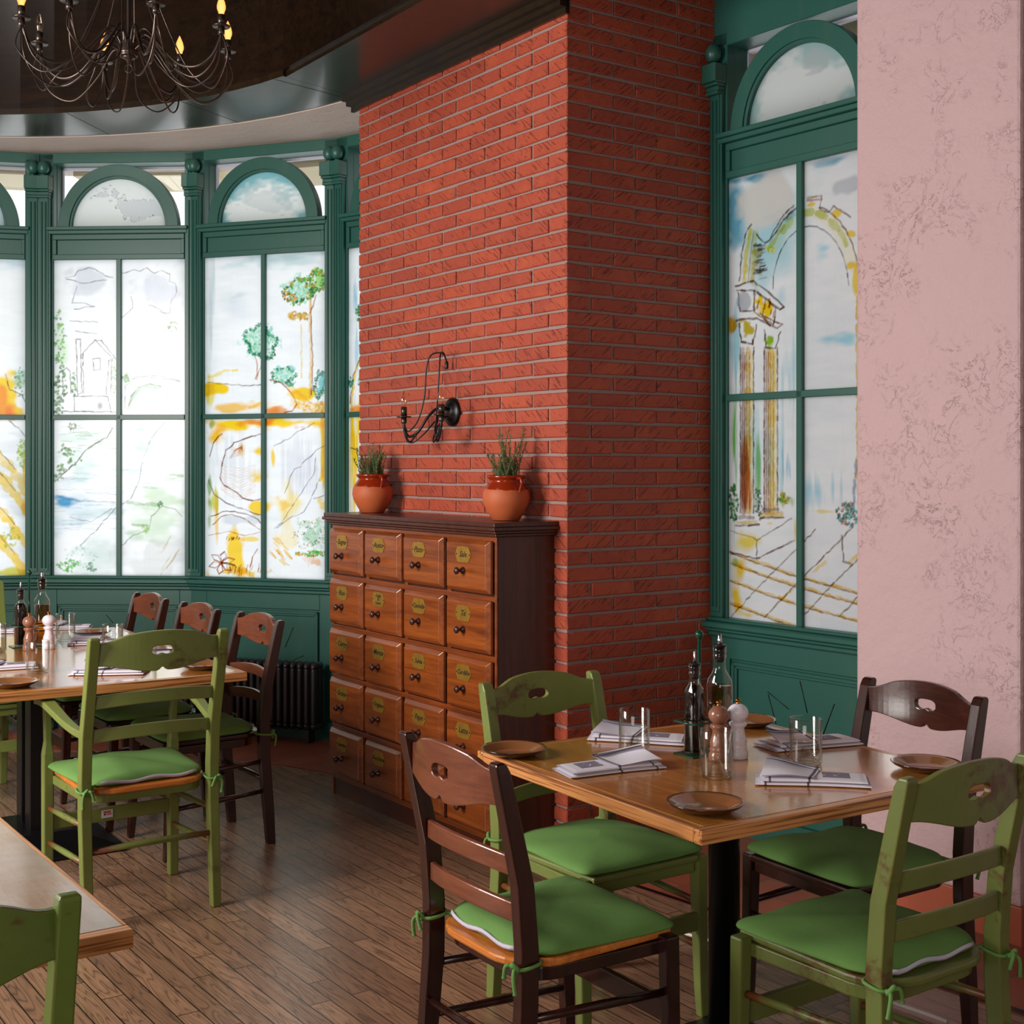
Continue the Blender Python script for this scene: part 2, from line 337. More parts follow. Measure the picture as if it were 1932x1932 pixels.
def napkin_mat():
    t = NT('white_linen_with_grey_stripes'); g = t.n('ShaderNodeUVMap').outputs[0]; s = t.n('ShaderNodeSeparateXYZ', {0: g}); x, y = s.outputs[0], s.outputs[1]
    def band(a, c, hw): return t.math('LESS_THAN', t.math('ABSOLUTE', t.math('SUBTRACT', a, c)), hw)
    m = t.math('ADD', band(x, 0.09, 0.010), band(x, 0.46, 0.010)); m = t.math('ADD', m, band(y, 0.91, 0.018), True)
    p = t.math('MULTIPLY', band(x, 0.72, 0.13), band(y, 0.55, 0.22))
    scr = t.math('GREATER_THAN', t.noise(t.n('ShaderNodeMapping', {0: g, 3: (28, 9, 1)}).outputs[0], 1.0, 2), 0.62)
    scr = t.math('MULTIPLY', scr, band(y, 0.52, 0.09))
    col = t.mix(m, lin((228, 223, 234)), lin((98, 90, 104)))
    col = t.mix(t.math('MULTIPLY', p, t.math('SUBTRACT', 1.0, t.math('MULTIPLY', scr, 0.75))), col, lin((128, 120, 136)))
    t.bsdf(col, 0.85, t.bump(t.noise(g, 300), 0.08, 0.002)); return t.mat
M['napkin'] = napkin_mat()
def platemat():
    t = NT('brown_glazed_plate'); v = t.coord(); s = t.n('ShaderNodeSeparateXYZ', {0: v})
    r = t.math('SQRT', t.math('ADD', t.math('POWER', s.outputs[0], 2.0), t.math('POWER', s.outputs[1], 2.0)))
    up = t.n('ShaderNodeSeparateXYZ', {0: t.n('ShaderNodeNewGeometry').outputs['Normal']}).outputs[2]
    f = t.math('MULTIPLY', t.math('GREATER_THAN', up, 0.2), t.math('LESS_THAN', r, 0.0835))
    col = t.mix(f, lin((62, 30, 20)), t.mix(t.noise(v, 8, 3), lin((128, 82, 48)), lin((150, 100, 62))))
    t.bsdf(col, 0.12, Coat_Weight=0.5, Coat_Roughness=0.05); return t.mat
M['plate'] = platemat()
def potmat():
    t = NT('terracotta_with_glazed_rim'); v = t.coord(); z = t.n('ShaderNodeSeparateXYZ', {0: v}).outputs[2]
    e = t.math('ADD', z, t.math('MULTIPLY', t.noise(v, 9, 3), 0.03))
    f = t.ramp(t.math('MULTIPLY', e, 5.0), [(0.665, 0.0), (0.675, 1.0)])
    col = t.mix(f, t.mix(t.noise(v, 12, 4), lin((176, 84, 44)), lin((192, 98, 54))), lin((136, 40, 12)))
    t.bsdf(col, t.mix(f, (0.6, 0.6, 0.6), (0.1, 0.1, 0.1))); return t.mat
M['pot'] = potmat()
# ================================================================ SETTING
Qc = Vector((-2.7, 4.48, 0)); BAYC = Vector((-2.46, 4.357, 0))
ZC = 3.31
def flat(name, pts, z0, z1, mat, **k):
    return MB().prism([(p[0], p[1]) for p in pts], z0, z1).build(name, mat, **k)
# floor: oak strips everywhere, terracotta tiles laid along the windows
flat('floor', [(-4.4, -2.1), (3.3, -2.1), (3.3, 8.1), (-4.4, 8.1)], -0.1, 0.0, M['floor'], kind='structure')
arc = [BAYC + Vector((math.cos(R(a)), math.sin(R(a)), 0)) * 2.635 for a in range(150, 38, -3)]
out = [BAYC + Vector((math.cos(R(a)), math.sin(R(a)), 0)) * 3.5 for a in range(38, 151, 4)]
flat('floor', arc + out, 0.0, 0.005, M['tile'], kind='structure')
p0, p1 = Vector((0.28, 4.9, 0)), Vector((1.9, 3.05, 0))
flat('floor', [p0, p0 + B * 0.95, Vector((3.2, 4.2, 0)), Vector((3.2, 3.05, 0)), p1], 0.0, 0.005, M['tile'], kind='structure')
flat('trim_1', [p0, p1, p1 + Vector((0.015, 0.013, 0)), p0 + Vector((0.015, 0.013, 0))], 0.0, 0.007, M['black'], kind='structure')

# ceiling: coffered opening with dark timber lining, polished soffit band, plaster strip
E1 = Vector((-1.048, 6.148, 0)); a1 = math.atan2(E1.y - Qc.y, E1.x - Qc.x)
def arcQ(r, n=30, a_to=R(180), a_from=a1): return [Qc + Vector((math.cos(a_from + (a_to - a_from) * i / n), math.sin(a_from + (a_to - a_from) * i / n), 0)) * r for i in range(n + 1)]
inner = arcQ(2.33); tout = (-1.6 - E1.y) / -A.y; EN = E1 - A * tout
ao = math.atan2(6.516 - Qc.y, -0.743 - Qc.x); outer = arcQ(2.79, 30, R(180), ao)
mb = MB()
T_ = 0.03
def strip(mb, a, b, z0, z1, m=0):
    n = len(a); vs = [(p.x, p.y, z0) for p in a] + [(p.x, p.y, z0) for p in b] + [(p.x, p.y, z1) for p in a] + [(p.x, p.y, z1) for p in b]
    fs = []
    for i in range(n - 1): fs += [(i, i + 1, n + i + 1, n + i), (2 * n + i, 3 * n + i, 3 * n + i + 1, 2 * n + i + 1), (i, 2 * n + i, 2 * n + i + 1, i + 1), (n + i, n + i + 1, 3 * n + i + 1, 3 * n + i)]
    fs += [(0, n, 3 * n, 2 * n), (n - 1, 3 * n - 1, 4 * n - 1, 2 * n - 1)]
    mb.add(vs, fs, m)
strip(mb, inner, outer, ZC, ZC + T_)
WL = CORNER + A * 1.7; WE = CORNER - A * ((CORNER.y + 1.6) / A.y)
strip(mb, [E1, EN], [Vector((-0.743, 6.516, 0)), WE], ZC, ZC + T_)
mb.build('ceiling', M['soffit'], kind='structure')
# upright lining of the coffer
mb = MB(); full = [p for p in inner[::-1]] + [EN]
thick = [Qc + (p - Qc) * (2.35 / 2.33) for p in inner[::-1]] + [EN + B * 0.02]
strip(mb, full, thick, ZC + T_, 4.0); mb.build('ceiling', M['darkceil'], kind='structure')
flat('ceiling', inner[::-1] + [EN, Vector((-4.4, -1.6, 0)), Vector((-4.4, Qc.y, 0))], 4.0, 4.05, M['darkceil'], kind='structure')
# joints in the soffit boards
mb = MB()
for a in (47, 63, 79.5, 96, 112):
    u = Vector((math.cos(R(a)), math.sin(R(a)), 0)); n = Vector((-u.y, u.x, 0)) * 0.0015
    q = [Qc + u * 2.335 - n, Qc + u * 2.785 - n, Qc + u * 2.785 + n, Qc + u * 2.335 + n]; mb.prism([(p.x, p.y) for p in q], ZC - 0.0008, ZC)
mb.build('trim_2', M['ink'], kind='structure')
op = arcQ(2.79, 30, R(180), R(20)); far = arcQ(3.75, 30, R(180), R(20))
mb = MB(); strip(mb, op, far, ZC - 0.004, ZC + 0.05); mb.build('ceiling', M['ceilplaster'], kind='structure')
# cornice where the soffit meets the brick
mb = MB(); WN = CORNER - A * 0.0
for off, z in ((0.075, 3.285), (0.05, 3.265), (0.022, 3.24)):
    a = [CORNER + A * 1.72 - B * off, CORNER - A * 0.02 - B * off]; b = [CORNER + A * 1.72 - B * 0.004, CORNER - A * 0.02 - B * 0.004]
    strip(mb, a, b, z, ZC)
mb.build('trim_3', M['soffit'], kind='structure')
# right-hand alcove, higher ceiling, and the rest of the room behind the camera
flat('ceiling', [CORNER + A * 0.3, WE, Vector((3.3, -1.6, 0)), Vector((3.3, 6.4, 0)), Vector((1.2, 6.6, 0))], 3.78, 3.83, M['darkceil'], kind='structure')
mb = MB(); strip(mb, [CORNER, WE], [CORNER + B * 0.02, WE + B * 0.02], ZC, 3.8); mb.build('wall_front', M['darkceil'], kind='structure')
flat('wall_left', [(-4.4, -2.1), (-4.3, -2.1), (-4.3, 7.6), (-4.4, 7.6)], 0, 4.05, M['ceilplaster'], kind='structure')
flat('wall_back', [(-4.3, -2.1), (3.3, -2.1), (3.3, -2.0), (-4.3, -2.0)], 0, 4.05, M['ceilplaster'], kind='structure')
flat('wall_right', [(3.3, -2.1), (3.4, -2.1), (3.4, 6.4), (3.3, 6.4)], 0, 4.05, M['ceilplaster'], kind='structure')
flat('ceiling', [(-4.4, -2.1), (3.4, -2.1), (3.4, -1.55), (-4.4, -1.55)], ZC, 4.05, M['ceilplaster'], kind='structure')

# ---------------------------------------------------------------- brick pier, brick by brick
def brick_faces():
    rnd = random.Random(5); CO = 0.0619; LN = 0.225; J = 0.0115
    vs, fs, mats, uvs, tones = [], [], [], [], []
    def addface(idx, uv, m, tone): fs.append(idx); mats.append(m); uvs.append(uv); tones.append(tone)
    def one(o, d, nrm, s0, s1, z0, z1, uo):
        j = lambda a: rnd.uniform(-a, a)
        dep = 0.0085 + j(0.0015); c = 0.0035; tone = rnd.random()
        co = [(s0 + j(.002), z0 + j(.0022)), (s1 + j(.002), z0 + j(.0022)), (s1 + j(.002), z1 + j(.0018)), (s0 + j(.002), z1 + j(.0018))]
        ins = [(co[0][0] + c, co[0][1] + c), (co[1][0] - c, co[1][1] + c), (co[2][0] - c, co[2][1] - c), (co[3][0] + c, co[3][1] - c)]
        base = len(vs)
        for (s, z), dd in [(q, 0.0) for q in co] + [(q, dep - c) for q in co] + [(q, dep) for q in ins]:
            p = o + d * s + nrm * dd; vs.append((p.x, p.y, z))
        uv = [(s + uo, z) for s, z in co] * 2 + [(s + uo, z) for s, z in ins]
        b = base
        addface((b + 8, b + 9, b + 10, b + 11), [uv[8], uv[9], uv[10], uv[11]], 0, tone)
        for k in range(4):
            l = (k + 1) % 4
            addface((b + k, b + l, b + l + 4, b + k + 4), [uv[k], uv[l], uv[l], uv[k]], 0, tone)
            addface((b + k + 4, b + l + 4, b + l + 8, b + k + 8), [uv[k], uv[l], uv[l + 8], uv[k + 8]], 0, tone)
    rows = int(3.75 / CO) + 1
    for face in range(2):
        o, d, nrm, W, zmax, uo = ((CORNER, A, -B, 1.663, ZC, 0.0), (CORNER, B, -A, 0.80, 3.77, 4.0))[face]
        for r in range(rows):
            z0 = r * CO + J / 2; z1 = (r + 1) * CO - J / 2
            if z0 > zmax: break
            odd = (r + face) % 2; s = -0.009
            nxt = (0.104 if odd else 0.216)
            while s < W:
                e = min(nxt, W)
                if e - s > 0.02: one(o, d, nrm, s, e, z0, z1, uo + rnd.random() * 3)
                s = nxt + J; nxt += LN
    me = bpy.data.meshes.new('brick_courses'); me.from_pydata(vs, [], fs)
    me.materials.append(M['brick'])
    ul = me.uv_layers.new(name='uv'); flatuv = [c for f in uvs for p in f for c in p]; ul.data.foreach_set('uv', flatuv)
    at = me.attributes.new('tone', 'FLOAT', 'FACE'); at.data.foreach_set('value', tones)
    bm = bmesh.new(); bm.from_mesh(me); bmesh.ops.recalc_face_normals(bm, faces=bm.faces); bm.to_mesh(me); bm.free()
    return me
core = [CORNER, CORNER + B * 0.83, CORNER + B * 0.83 + A * 1.66, CORNER + A * 1.663]
pier = flat('wall_pier', core, 0, 3.8, M['mortar'], kind='structure')
bo = bpy.data.objects.new('brick_courses', brick_faces()); COL.objects.link(bo); bo.parent = pier

# ---------------------------------------------------------------- painted glass
GX0, GX1, GZ0, GZ1 = 0.08, 0.847, 0.878, 2.69
NX, NZ = 212, 500
class Paint:
    def __init__(s, O, d, seed=1, base=(0.93, 0.95, 0.96)):
        s.O, s.d = O, d; s.c = np.ones((NZ, NX, 3)) * np.array(base); s.r = np.random.RandomState(seed)
        s.X, s.Z = np.meshgrid(np.linspace(GX0, GX1, NX), np.linspace(GZ0, GZ1, NZ))
        s.nz = {k: s.fbm(k) for k in (5, 14, 40)}
        s.hz = s.fbm(30, 5); s.vz = s.fbm(6, 40)
        g = np.clip(0.55 * (s.fbm(60, 6) - .35) + 0.5 * (s.nz[5] - .4), 0, 1)[..., None]; s.c = s.c * (1 - g * np.array([0.26, 0.20, 0.17])); g = np.clip((s.fbm(8, 70) - .5), 0, 1)[..., None]; s.c = s.c * (1 - g * 0.06)
    def fbm(s, k, kx=None):
        kx = kx or max(3, int(k * 0.45)); kz = k; o = np.zeros((NZ, NX)); a = 1.0; tot = 0
        for _ in range(3):
            g = s.r.rand(kz + 2, kx + 2); iz = np.linspace(0, kz, NZ); ix = np.linspace(0, kx, NX)
            z0 = iz.astype(int); x0 = ix.astype(int); fz = iz - z0; fx = ix - x0; fz = fz * fz * (3 - 2 * fz); fx = fx * fx * (3 - 2 * fx)
            q = (g[z0][:, x0] * (1 - fx) + g[z0][:, x0 + 1] * fx) * (1 - fz)[:, None] + (g[z0 + 1][:, x0] * (1 - fx) + g[z0 + 1][:, x0 + 1] * fx) * fz[:, None]
            o += q * a; tot += a; a *= 0.55; kz = min(kz * 2, 240); kx = min(kx * 2, 110)
        return o / tot
    def loc(s, u, v):
        k = (u - 966) / FX; O, d = s.O, s.d
        t = (k * O.y - O.x) / (d.x - k * d.y); Y = O.y + t * d.y
        return t, 1.5 + (881 - v) * Y / FX
    def put(s, a, col):
        a = np.clip(a, 0, 1)[..., None]; s.c = s.c * (1 - a) + s.c * np.array(lin(col)) * a / 0.93
    def wash(s, u, v, ru, rv, col, al=0.8, hard=0.3, n='m'):
        x, z = s.loc(u, v); x2, _ = s.loc(u + ru, v); _, z2 = s.loc(u, v - rv)
        d = np.sqrt(((s.X - x) / (x2 - x)) ** 2 + ((s.Z - z) / (z2 - z)) ** 2)
        nz = {'m': s.nz[14], 'b': s.nz[5], 'f': s.nz[40], 'h': s.hz, 'v': s.vz}[n]
        d = d + (nz - 0.5) * 2.8; hard = hard * 1.5
        s.put(np.clip((1 - d) / hard, 0, 1) * al, col)
    def line(s, pts, w=1.6, col=(70, 40, 25), al=0.85, wob=1.2):
        if w < 2.5: w *= 1.25; al = min(1, al * 1.35)
        P = []
        for (u0, v0), (u1, v1) in zip(pts[:-1], pts[1:]):
            n = max(1, int(math.hypot(u1 - u0, v1 - v0) / 7))
            for i in range(n): P.append((u0 + (u1 - u0) * i / n, v0 + (v1 - v0) * i / n))
        P.append(pts[-1]); L = [s.loc(u + s.r.uniform(-wob, wob), v + s.r.uniform(-wob, wob)) for u, v in P]
        px = 0.0031; m = np.zeros((NZ, NX))
        for (x0, z0), (x1, z1) in zip(L[:-1], L[1:]):
            ww = w * px * 0.5 * s.r.uniform(0.5, 1.3); q = ww + 0.006
            i0 = np.searchsorted(s.X[0], min(x0, x1) - q); i1 = np.searchsorted(s.X[0], max(x0, x1) + q)
            j0 = np.searchsorted(s.Z[:, 0], min(z0, z1) - q); j1 = np.searchsorted(s.Z[:, 0], max(z0, z1) + q)
            if i1 <= i0 or j1 <= j0: continue
            X = s.X[j0:j1, i0:i1]; Z = s.Z[j0:j1, i0:i1]; dx, dz = x1 - x0, z1 - z0; l2 = dx * dx + dz * dz + 1e-12
            t = np.clip(((X - x0) * dx + (Z - z0) * dz) / l2, 0, 1); d = np.hypot(X - x0 - t * dx, Z - z0 - t * dz)
            a = np.clip((ww + 0.0022 - d) / 0.0035, 0, 1) * s.r.uniform(0.6, 1)
            m[j0:j1, i0:i1] = np.maximum(m[j0:j1, i0:i1], a)
        s.put(m * al, col)
    def dabs(s, u, v, ru, rv, n, size, cols, al=0.85, ring=0.0):
        ph = s.r.uniform(0, 6, 3)
        if ring > .6:
            for _ in range(2): s.dabs(u, v, ru * .82, rv * .82, n // 2, size * 1.3, [(190, 232, 214), (160, 220, 196), (226, 240, 232), (120, 200, 160)], .7, 0.02)
        for _ in range(n):
            a = s.r.uniform(0, 2 * math.pi); q = math.sqrt(s.r.uniform(ring ** 2, 1.0)) * (1 + .16 * math.sin(2 * a + ph[0]) + .12 * math.sin(5 * a + ph[1]))
            uu = u + ru * q * math.cos(a); vv = v + rv * q * math.sin(a); x, z = s.loc(uu, vv)
            rr = size * 0.0031 * s.r.uniform(0.5, 1.3); q2 = rr * 1.8
            i0 = np.searchsorted(s.X[0], x - q2); i1 = np.searchsorted(s.X[0], x + q2); j0 = np.searchsorted(s.Z[:, 0], z - q2); j1 = np.searchsorted(s.Z[:, 0], z + q2)
            if i1 <= i0 or j1 <= j0: continue
            X = s.X[j0:j1, i0:i1]; Z = s.Z[j0:j1, i0:i1]
            an = s.r.uniform(0, 3.14); ca, sa = math.cos(an), math.sin(an)
            d = np.hypot(((X - x) * ca + (Z - z) * sa) / rr, (-(X - x) * sa + (Z - z) * ca) / (rr * 0.65))
            m = np.clip((1.15 - d) / 0.5, 0, 1)[..., None] * al; c = np.array(lin(cols[s.r.randint(len(cols))]))
            blk = s.c[j0:j1, i0:i1]; s.c[j0:j1, i0:i1] = blk * (1 - m) + c * m
    def streaks(s, u, v, ru, rv, n, ln, col, w=2, al=0.5, ang=0.0):
        for _ in range(n):
            a, b = s.r.uniform(-1, 1, 2); uu, vv = u + a * ru, v + b * rv; l = ln * s.r.uniform(0.4, 1.2)
            s.line([(uu - l * math.cos(ang), vv + l * math.sin(ang)), (uu + l * math.cos(ang), vv - l * math.sin(ang))], w, col, al)
GR = [(20, 110, 50), (60, 160, 40), (10, 90, 60), (120, 180, 40)]; TG = [(30, 120, 90), (70, 170, 130), (120, 200, 170), (20, 90, 70)]
YE = (248, 206, 20); OR = (236, 150, 30); BR = (96, 48, 24); GY = (205, 210, 214); LB = (150, 205, 220)
def paint_far(O, d):                         # partly seen: ochre rocks
    p = Paint(O, d, 11); p.wash(0, 490, 70, 18, (170, 205, 215), 0.6, 0.8, 'h')
    p.wash(5, 745, 40, 45, YE, 1, .25); p.wash(-40, 770, 60, 40, OR, .8, .3); p.wash(35, 775, 22, 16, YE, 1); p.dabs(38, 720, 16, 26, 60, 2.5, TG, .5); p.wash(38, 720, 14, 25, (170, 220, 200), .6)
    p.line([(10, 705), (18, 735), (40, 745), (54, 770)], 1.2, GY and (90, 90, 100)); p.line([(16, 795), (40, 812), (54, 835)], 1.2, (90, 90, 100))
    p.dabs(42, 855, 12, 28, 60, 3, [(120, 180, 50), (180, 200, 50)], .7); p.wash(42, 855, 14, 25, (200, 220, 120), .6)
    for y0 in (850, 890, 955, 1010): p.line([(-60, y0 - 30), (0, y0 + 10), (25, y0 + 40), (50, y0 + 75)], 16, YE, .95, 3); p.line([(-60, y0 - 38), (0, y0 + 2), (28, y0 + 35)], 1.2, (110, 100, 100))
    p.wash(20, 900, 40, 90, (215, 218, 222), .7, .5, 'h'); p.wash(48, 900, 8, 50, YE, .9); p.dabs(20, 1015, 18, 20, 40, 3, [(150, 170, 40), (200, 190, 40)], .6)
    p.wash(0, 1082, 60, 10, (210, 200, 40), .9); p.wash(-120, 900, 60, 150, YE, .7, .4, 'm'); return p
def paint_edge(O, d):                        # sliver beside the brick pier
    p = Paint(O, d, 15); p.wash(668, 560, 16, 60, (120, 190, 214), .8, .6, 'v'); p.wash(672, 660, 12, 40, (150, 205, 222), .7, .6, 'v')
    p.dabs(678, 588, 10, 16, 90, 3, GR + TG, .85); p.line([(676, 600), (682, 640)], 1.6, BR); p.line([(660, 760), (666, 710), (682, 660)], 5, YE, .9); p.line([(658, 762), (664, 708), (682, 656)], 1.4, BR)
    p.dabs(660, 720, 5, 10, 30, 2.6, TG, .8); p.dabs(680, 722, 6, 12, 40, 2.6, TG, .8); p.wash(670, 775, 18, 12, OR, .9, .4, 'h')
    p.wash(668, 870, 14, 110, YE, 1, .5, 'v'); p.wash(662, 840, 6, 40, (250, 230, 150), .8); p.line([(658, 845), (672, 850), (680, 862)], 2, BR, .8); return p
def paint_mill(O, d):                        # mill and bridge by a stream
    p = Paint(O, d, 22, (0.95, 0.96, 0.97)); ln = (96, 96, 104); L = p.line
    p.wash(222, 560, 110, 60, (218, 222, 228), .55, .6, 'b'); p.wash(300, 540, 45, 40, (214, 216, 226), .8); p.wash(170, 530, 35, 25, (210, 213, 222), .8)
    for pts in ([(122, 524), (140, 520), (145, 510), (158, 508), (165, 504), (178, 507), (190, 515), (205, 522), (212, 524)], [(228, 516), (250, 508), (262, 512), (275, 505), (290, 514), (305, 510), (320, 517), (318, 530), (330, 535), (332, 550), (320, 572), (318, 590), (300, 588)], [(228, 600), (250, 580), (245, 560)], [(280, 575), (300, 583), (318, 600), (318, 605)], [(125, 525), (150, 534), (200, 528)], [(145, 540), (138, 560), (135, 570), (160, 572), (176, 577)], [(138, 583), (176, 577)], [(130, 605), (182, 607)], [(140, 625), (180, 630)]): L(pts, 1.1, ln, .6)
    for pts in ([(142, 640), (150, 640), (153, 740), (145, 744), (142, 640)], [(153, 668), (178, 641), (212, 676), (203, 680)], [(190, 642), (216, 676)], [(178, 641), (190, 642)], [(155, 668), (156, 742)], [(204, 680), (199, 744)], [(209, 680), (207, 740)], [(138, 747), (202, 748), (203, 756), (208, 778)], [(138, 747), (139, 776), (175, 776)], [(110, 776), (218, 777)], [(174, 676), (188, 675), (188, 696), (175, 698), (174, 676)], [(117, 742), (117, 700), (124, 694), (131, 700), (132, 742)], [(234, 770), (235, 728), (250, 718), (268, 712), (300, 712), (322, 716), (340, 722)], [(235, 722), (262, 710), (300, 709), (338, 718)], [(240, 772), (246, 748), (258, 732), (280, 723), (300, 728), (318, 745), (328, 770)]): L(pts, 1.3, (80, 76, 80), .7, .8)
    p.wash(186, 765, 10, 13, (120, 120, 124), .8, .3); p.wash(181, 686, 5, 9, (170, 170, 176), .8); p.wash(205, 712, 3, 30, (180, 182, 180), .7)
    L([(243, 765), (248, 748), (262, 734), (282, 727), (300, 730)], 7, (60, 140, 40), .7); p.wash(285, 750, 40, 20, (190, 220, 228), .7, .5, 'h'); p.streaks(285, 765, 40, 10, 10, 20, (150, 180, 190), 1.2, .4)
    p.wash(112, 660, 14, 60, (190, 226, 170), .7, .6); p.dabs(110, 640, 12, 60, 60, 3.2, [(60, 160, 40), (110, 190, 60), (30, 110, 40)], .75); p.dabs(112, 740, 12, 45, 70, 3.4, [(30, 100, 30), (60, 150, 50)], .8)
    p.dabs(138, 730, 5, 22, 30, 3, GR, .7); p.dabs(213, 715, 5, 35, 40, 2.6, [(90, 150, 60), (130, 170, 90)], .6); p.dabs(236, 712, 7, 9, 24, 3, GR, .7); p.dabs(325, 615, 12, 10, 22, 2.6, [(60, 130, 40), (110, 150, 70)], .7); p.dabs(310, 640, 9, 24, 22, 2, [(130, 160, 100)], .6)
    p.wash(150, 850, 60, 60, (205, 226, 214), .8, .6, 'h'); p.wash(150, 950, 70, 70, (210, 226, 234), .7, .6, 'h'); p.wash(262, 835, 28, 40, (170, 214, 230), .9, .5, 'h'); p.wash(118, 945, 20, 12, (60, 160, 205), 1, .4, 'h')
    p.wash(300, 890, 50, 80, (226, 234, 222), .7, .6, 'h'); p.wash(290, 980, 50, 50, (208, 226, 200), .8, .5, 'h'); p.wash(290, 1045, 60, 40, (226, 226, 224), .8); p.wash(190, 1030, 60, 50, (212, 224, 218), .8, .6, 'h')
    p.streaks(160, 830, 50, 30, 34, 18, (150, 180, 150), 1.1, .45); p.streaks(165, 940, 60, 60, 40, 26, (160, 180, 195), 1.0, .35); p.streaks(280, 870, 45, 60, 30, 20, (180, 205, 200), 1.2, .4)
    for c in ((118, 848), (130, 855), (115, 885), (140, 870), (110, 900)): p.dabs(c[0], c[1], 12, 8, 12, 3.6, [(60, 120, 40), (90, 150, 70)], .75)
    p.dabs(135, 805, 10, 7, 18, 2.5, [(70, 110, 50)], .7); L([(105, 905), (140, 875), (165, 845), (200, 825), (212, 808)], 1.8, (70, 80, 50), .8)
    L([(310, 795), (285, 825), (268, 865), (262, 905), (245, 940), (215, 960), (180, 1000), (150, 1030)], 1.3, ln, .6); L([(105, 935), (150, 945), (215, 948)], 1.1, ln, .5); L([(130, 975), (170, 985), (210, 960)], 1.0, ln, .4)
    L([(228, 1030), (250, 1010), (278, 1000), (285, 975), (305, 955), (330, 960), (342, 975)], 1.3, (120, 124, 120), .6)
    L([(240, 948), (270, 951), (300, 952)], 6, (110, 160, 90), .6); p.dabs(301, 952, 5, 4, 10, 3, [(40, 120, 50)], .9); L([(318, 895), (342, 897)], 5, (110, 170, 70), .8); p.dabs(272, 995, 9, 8, 12, 4, [(150, 190, 100)], .6); L([(250, 990), (275, 992)], 4, (110, 160, 70), .7)
    p.dabs(125, 1068, 18, 14, 60, 3, [(50, 160, 60), (110, 190, 70)], .7); p.dabs(150, 1050, 30, 22, 40, 2.5, [(120, 190, 150), (170, 210, 170)], .5); p.dabs(172, 1070, 12, 8, 20, 3, [(90, 140, 110)], .6); p.streaks(320, 1050, 14, 30, 10, 14, (216, 196, 150), 1.2, .5, 1.0)
    return p
def paint_trees(O, d):                       # ochre hills with umbrella trees
    p = Paint(O, d, 33, (0.93, 0.95, 0.965)); L = p.line
    p.wash(505, 490, 130, 14, (150, 190, 194), .7, .9, 'h'); p.wash(398, 560, 10, 90, (188, 206, 212), .7, .9, 'v'); p.wash(440, 570, 45, 40, (206, 216, 224), .6, .8, 'b'); p.wash(440, 562, 22, 12, (176, 204, 212), .7, .6, 'h'); p.wash(565, 640, 60, 60, (222, 226, 232), .6, .7, 'b')
    L([(583, 748), (585, 690), (583, 610), (585, 560)], 5, (238, 186, 70), .8); L([(586, 745), (588, 680), (584, 590), (594, 555)], 1.8, (150, 84, 26), .8); L([(584, 590), (584, 552)], 3, (200, 140, 60), .7)
    p.wash(563, 548, 26, 24, (176, 222, 200), .9, .3, 'f'); p.wash(592, 535, 22, 22, (150, 214, 110), .9, .3, 'f')
    p.dabs(563, 548, 30, 25, 170, 2.7, GR + [(190, 140, 30)], .85, .72); p.dabs(594, 530, 22, 24, 170, 2.8, [(40, 170, 50), (90, 190, 60), (30, 110, 40), (200, 150, 40)], .85, .45); p.dabs(545, 560, 14, 10, 60, 2.6, [(20, 100, 50), (220, 160, 50)], .85, .4)
    L([(566, 612), (567, 712)], 2.2, (240, 214, 140), .7); p.wash(564, 596, 17, 10, (226, 180, 50), .95, .4, 'f'); p.dabs(564, 596, 18, 10, 70, 2.2, [(220, 150, 40), (170, 170, 40), (150, 110, 30)], .7)
    p.wash(492, 645, 26, 24, (150, 220, 200), .95, .3, 'f'); p.dabs(490, 645, 33, 30, 260, 2.7, TG + [(20, 130, 70)], .85, .78); p.dabs(494, 650, 22, 20, 60, 1.8, TG, .6)
    L([(480, 672), (484, 690), (481, 715)], 1.8, (196, 120, 50), .7); L([(494, 668), (492, 685), (482, 716)], 1.6, (170, 100, 60), .7)
    p.wash(533, 706, 16, 14, (150, 216, 206), .95, .3, 'f'); p.dabs(532, 708, 22, 18, 110, 2.4, TG + [(20, 90, 60)], .8, .7); p.dabs(546, 722, 8, 9, 40, 2.4, TG, .8)
    p.wash(602, 725, 9, 26, (120, 206, 206), .95, .3, 'f'); p.dabs(601, 725, 11, 30, 150, 2.2, TG + [(30, 140, 150), (120, 60, 30)], .8, .5)
    L([(390, 722), (420, 724), (455, 727), (500, 726)], 1.2, (120, 90, 80), .7); p.wash(404, 733, 22, 9, YE, 1, .3); L([(393, 712), (420, 700), (445, 697)], 6, (246, 214, 60), .8); p.wash(396, 745, 7, 34, (240, 220, 60), .8, .5, 'm'); L([(391, 708), (391, 760)], 5, (226, 210, 60), .6)
    L([(505, 716), (530, 722), (550, 745), (558, 762), (550, 775), (535, 778)], 1.8, (190, 96, 40), .8, .8); p.wash(562, 745, 20, 9, YE, 1, .3); L([(546, 733), (575, 750)], 12, YE, .9); p.wash(590, 765, 40, 16, (246, 200, 60), .95, .5, 'f'); p.dabs(590, 768, 30, 12, 60, 3, [(246, 200, 40), (220, 140, 40), (220, 230, 230)], .6)
    p.wash(440, 772, 60, 10, (246, 190, 70), .9, .5, 'h'); L([(470, 770), (495, 758)], 6, YE, .8); p.wash(530, 775, 28, 7, OR, .8, .4, 'h'); p.wash(470, 700, 10, 18, (250, 226, 140), .7)
    # lower half
    p.wash(440, 800, 55, 14, YE, 1, .4, 'h'); p.wash(405, 822, 18, 22, (246, 190, 30), 1, .4); p.wash(470, 795, 30, 8, OR, .8, .4, 'h'); p.wash(396, 800, 8, 12, (150, 170, 40), .8)
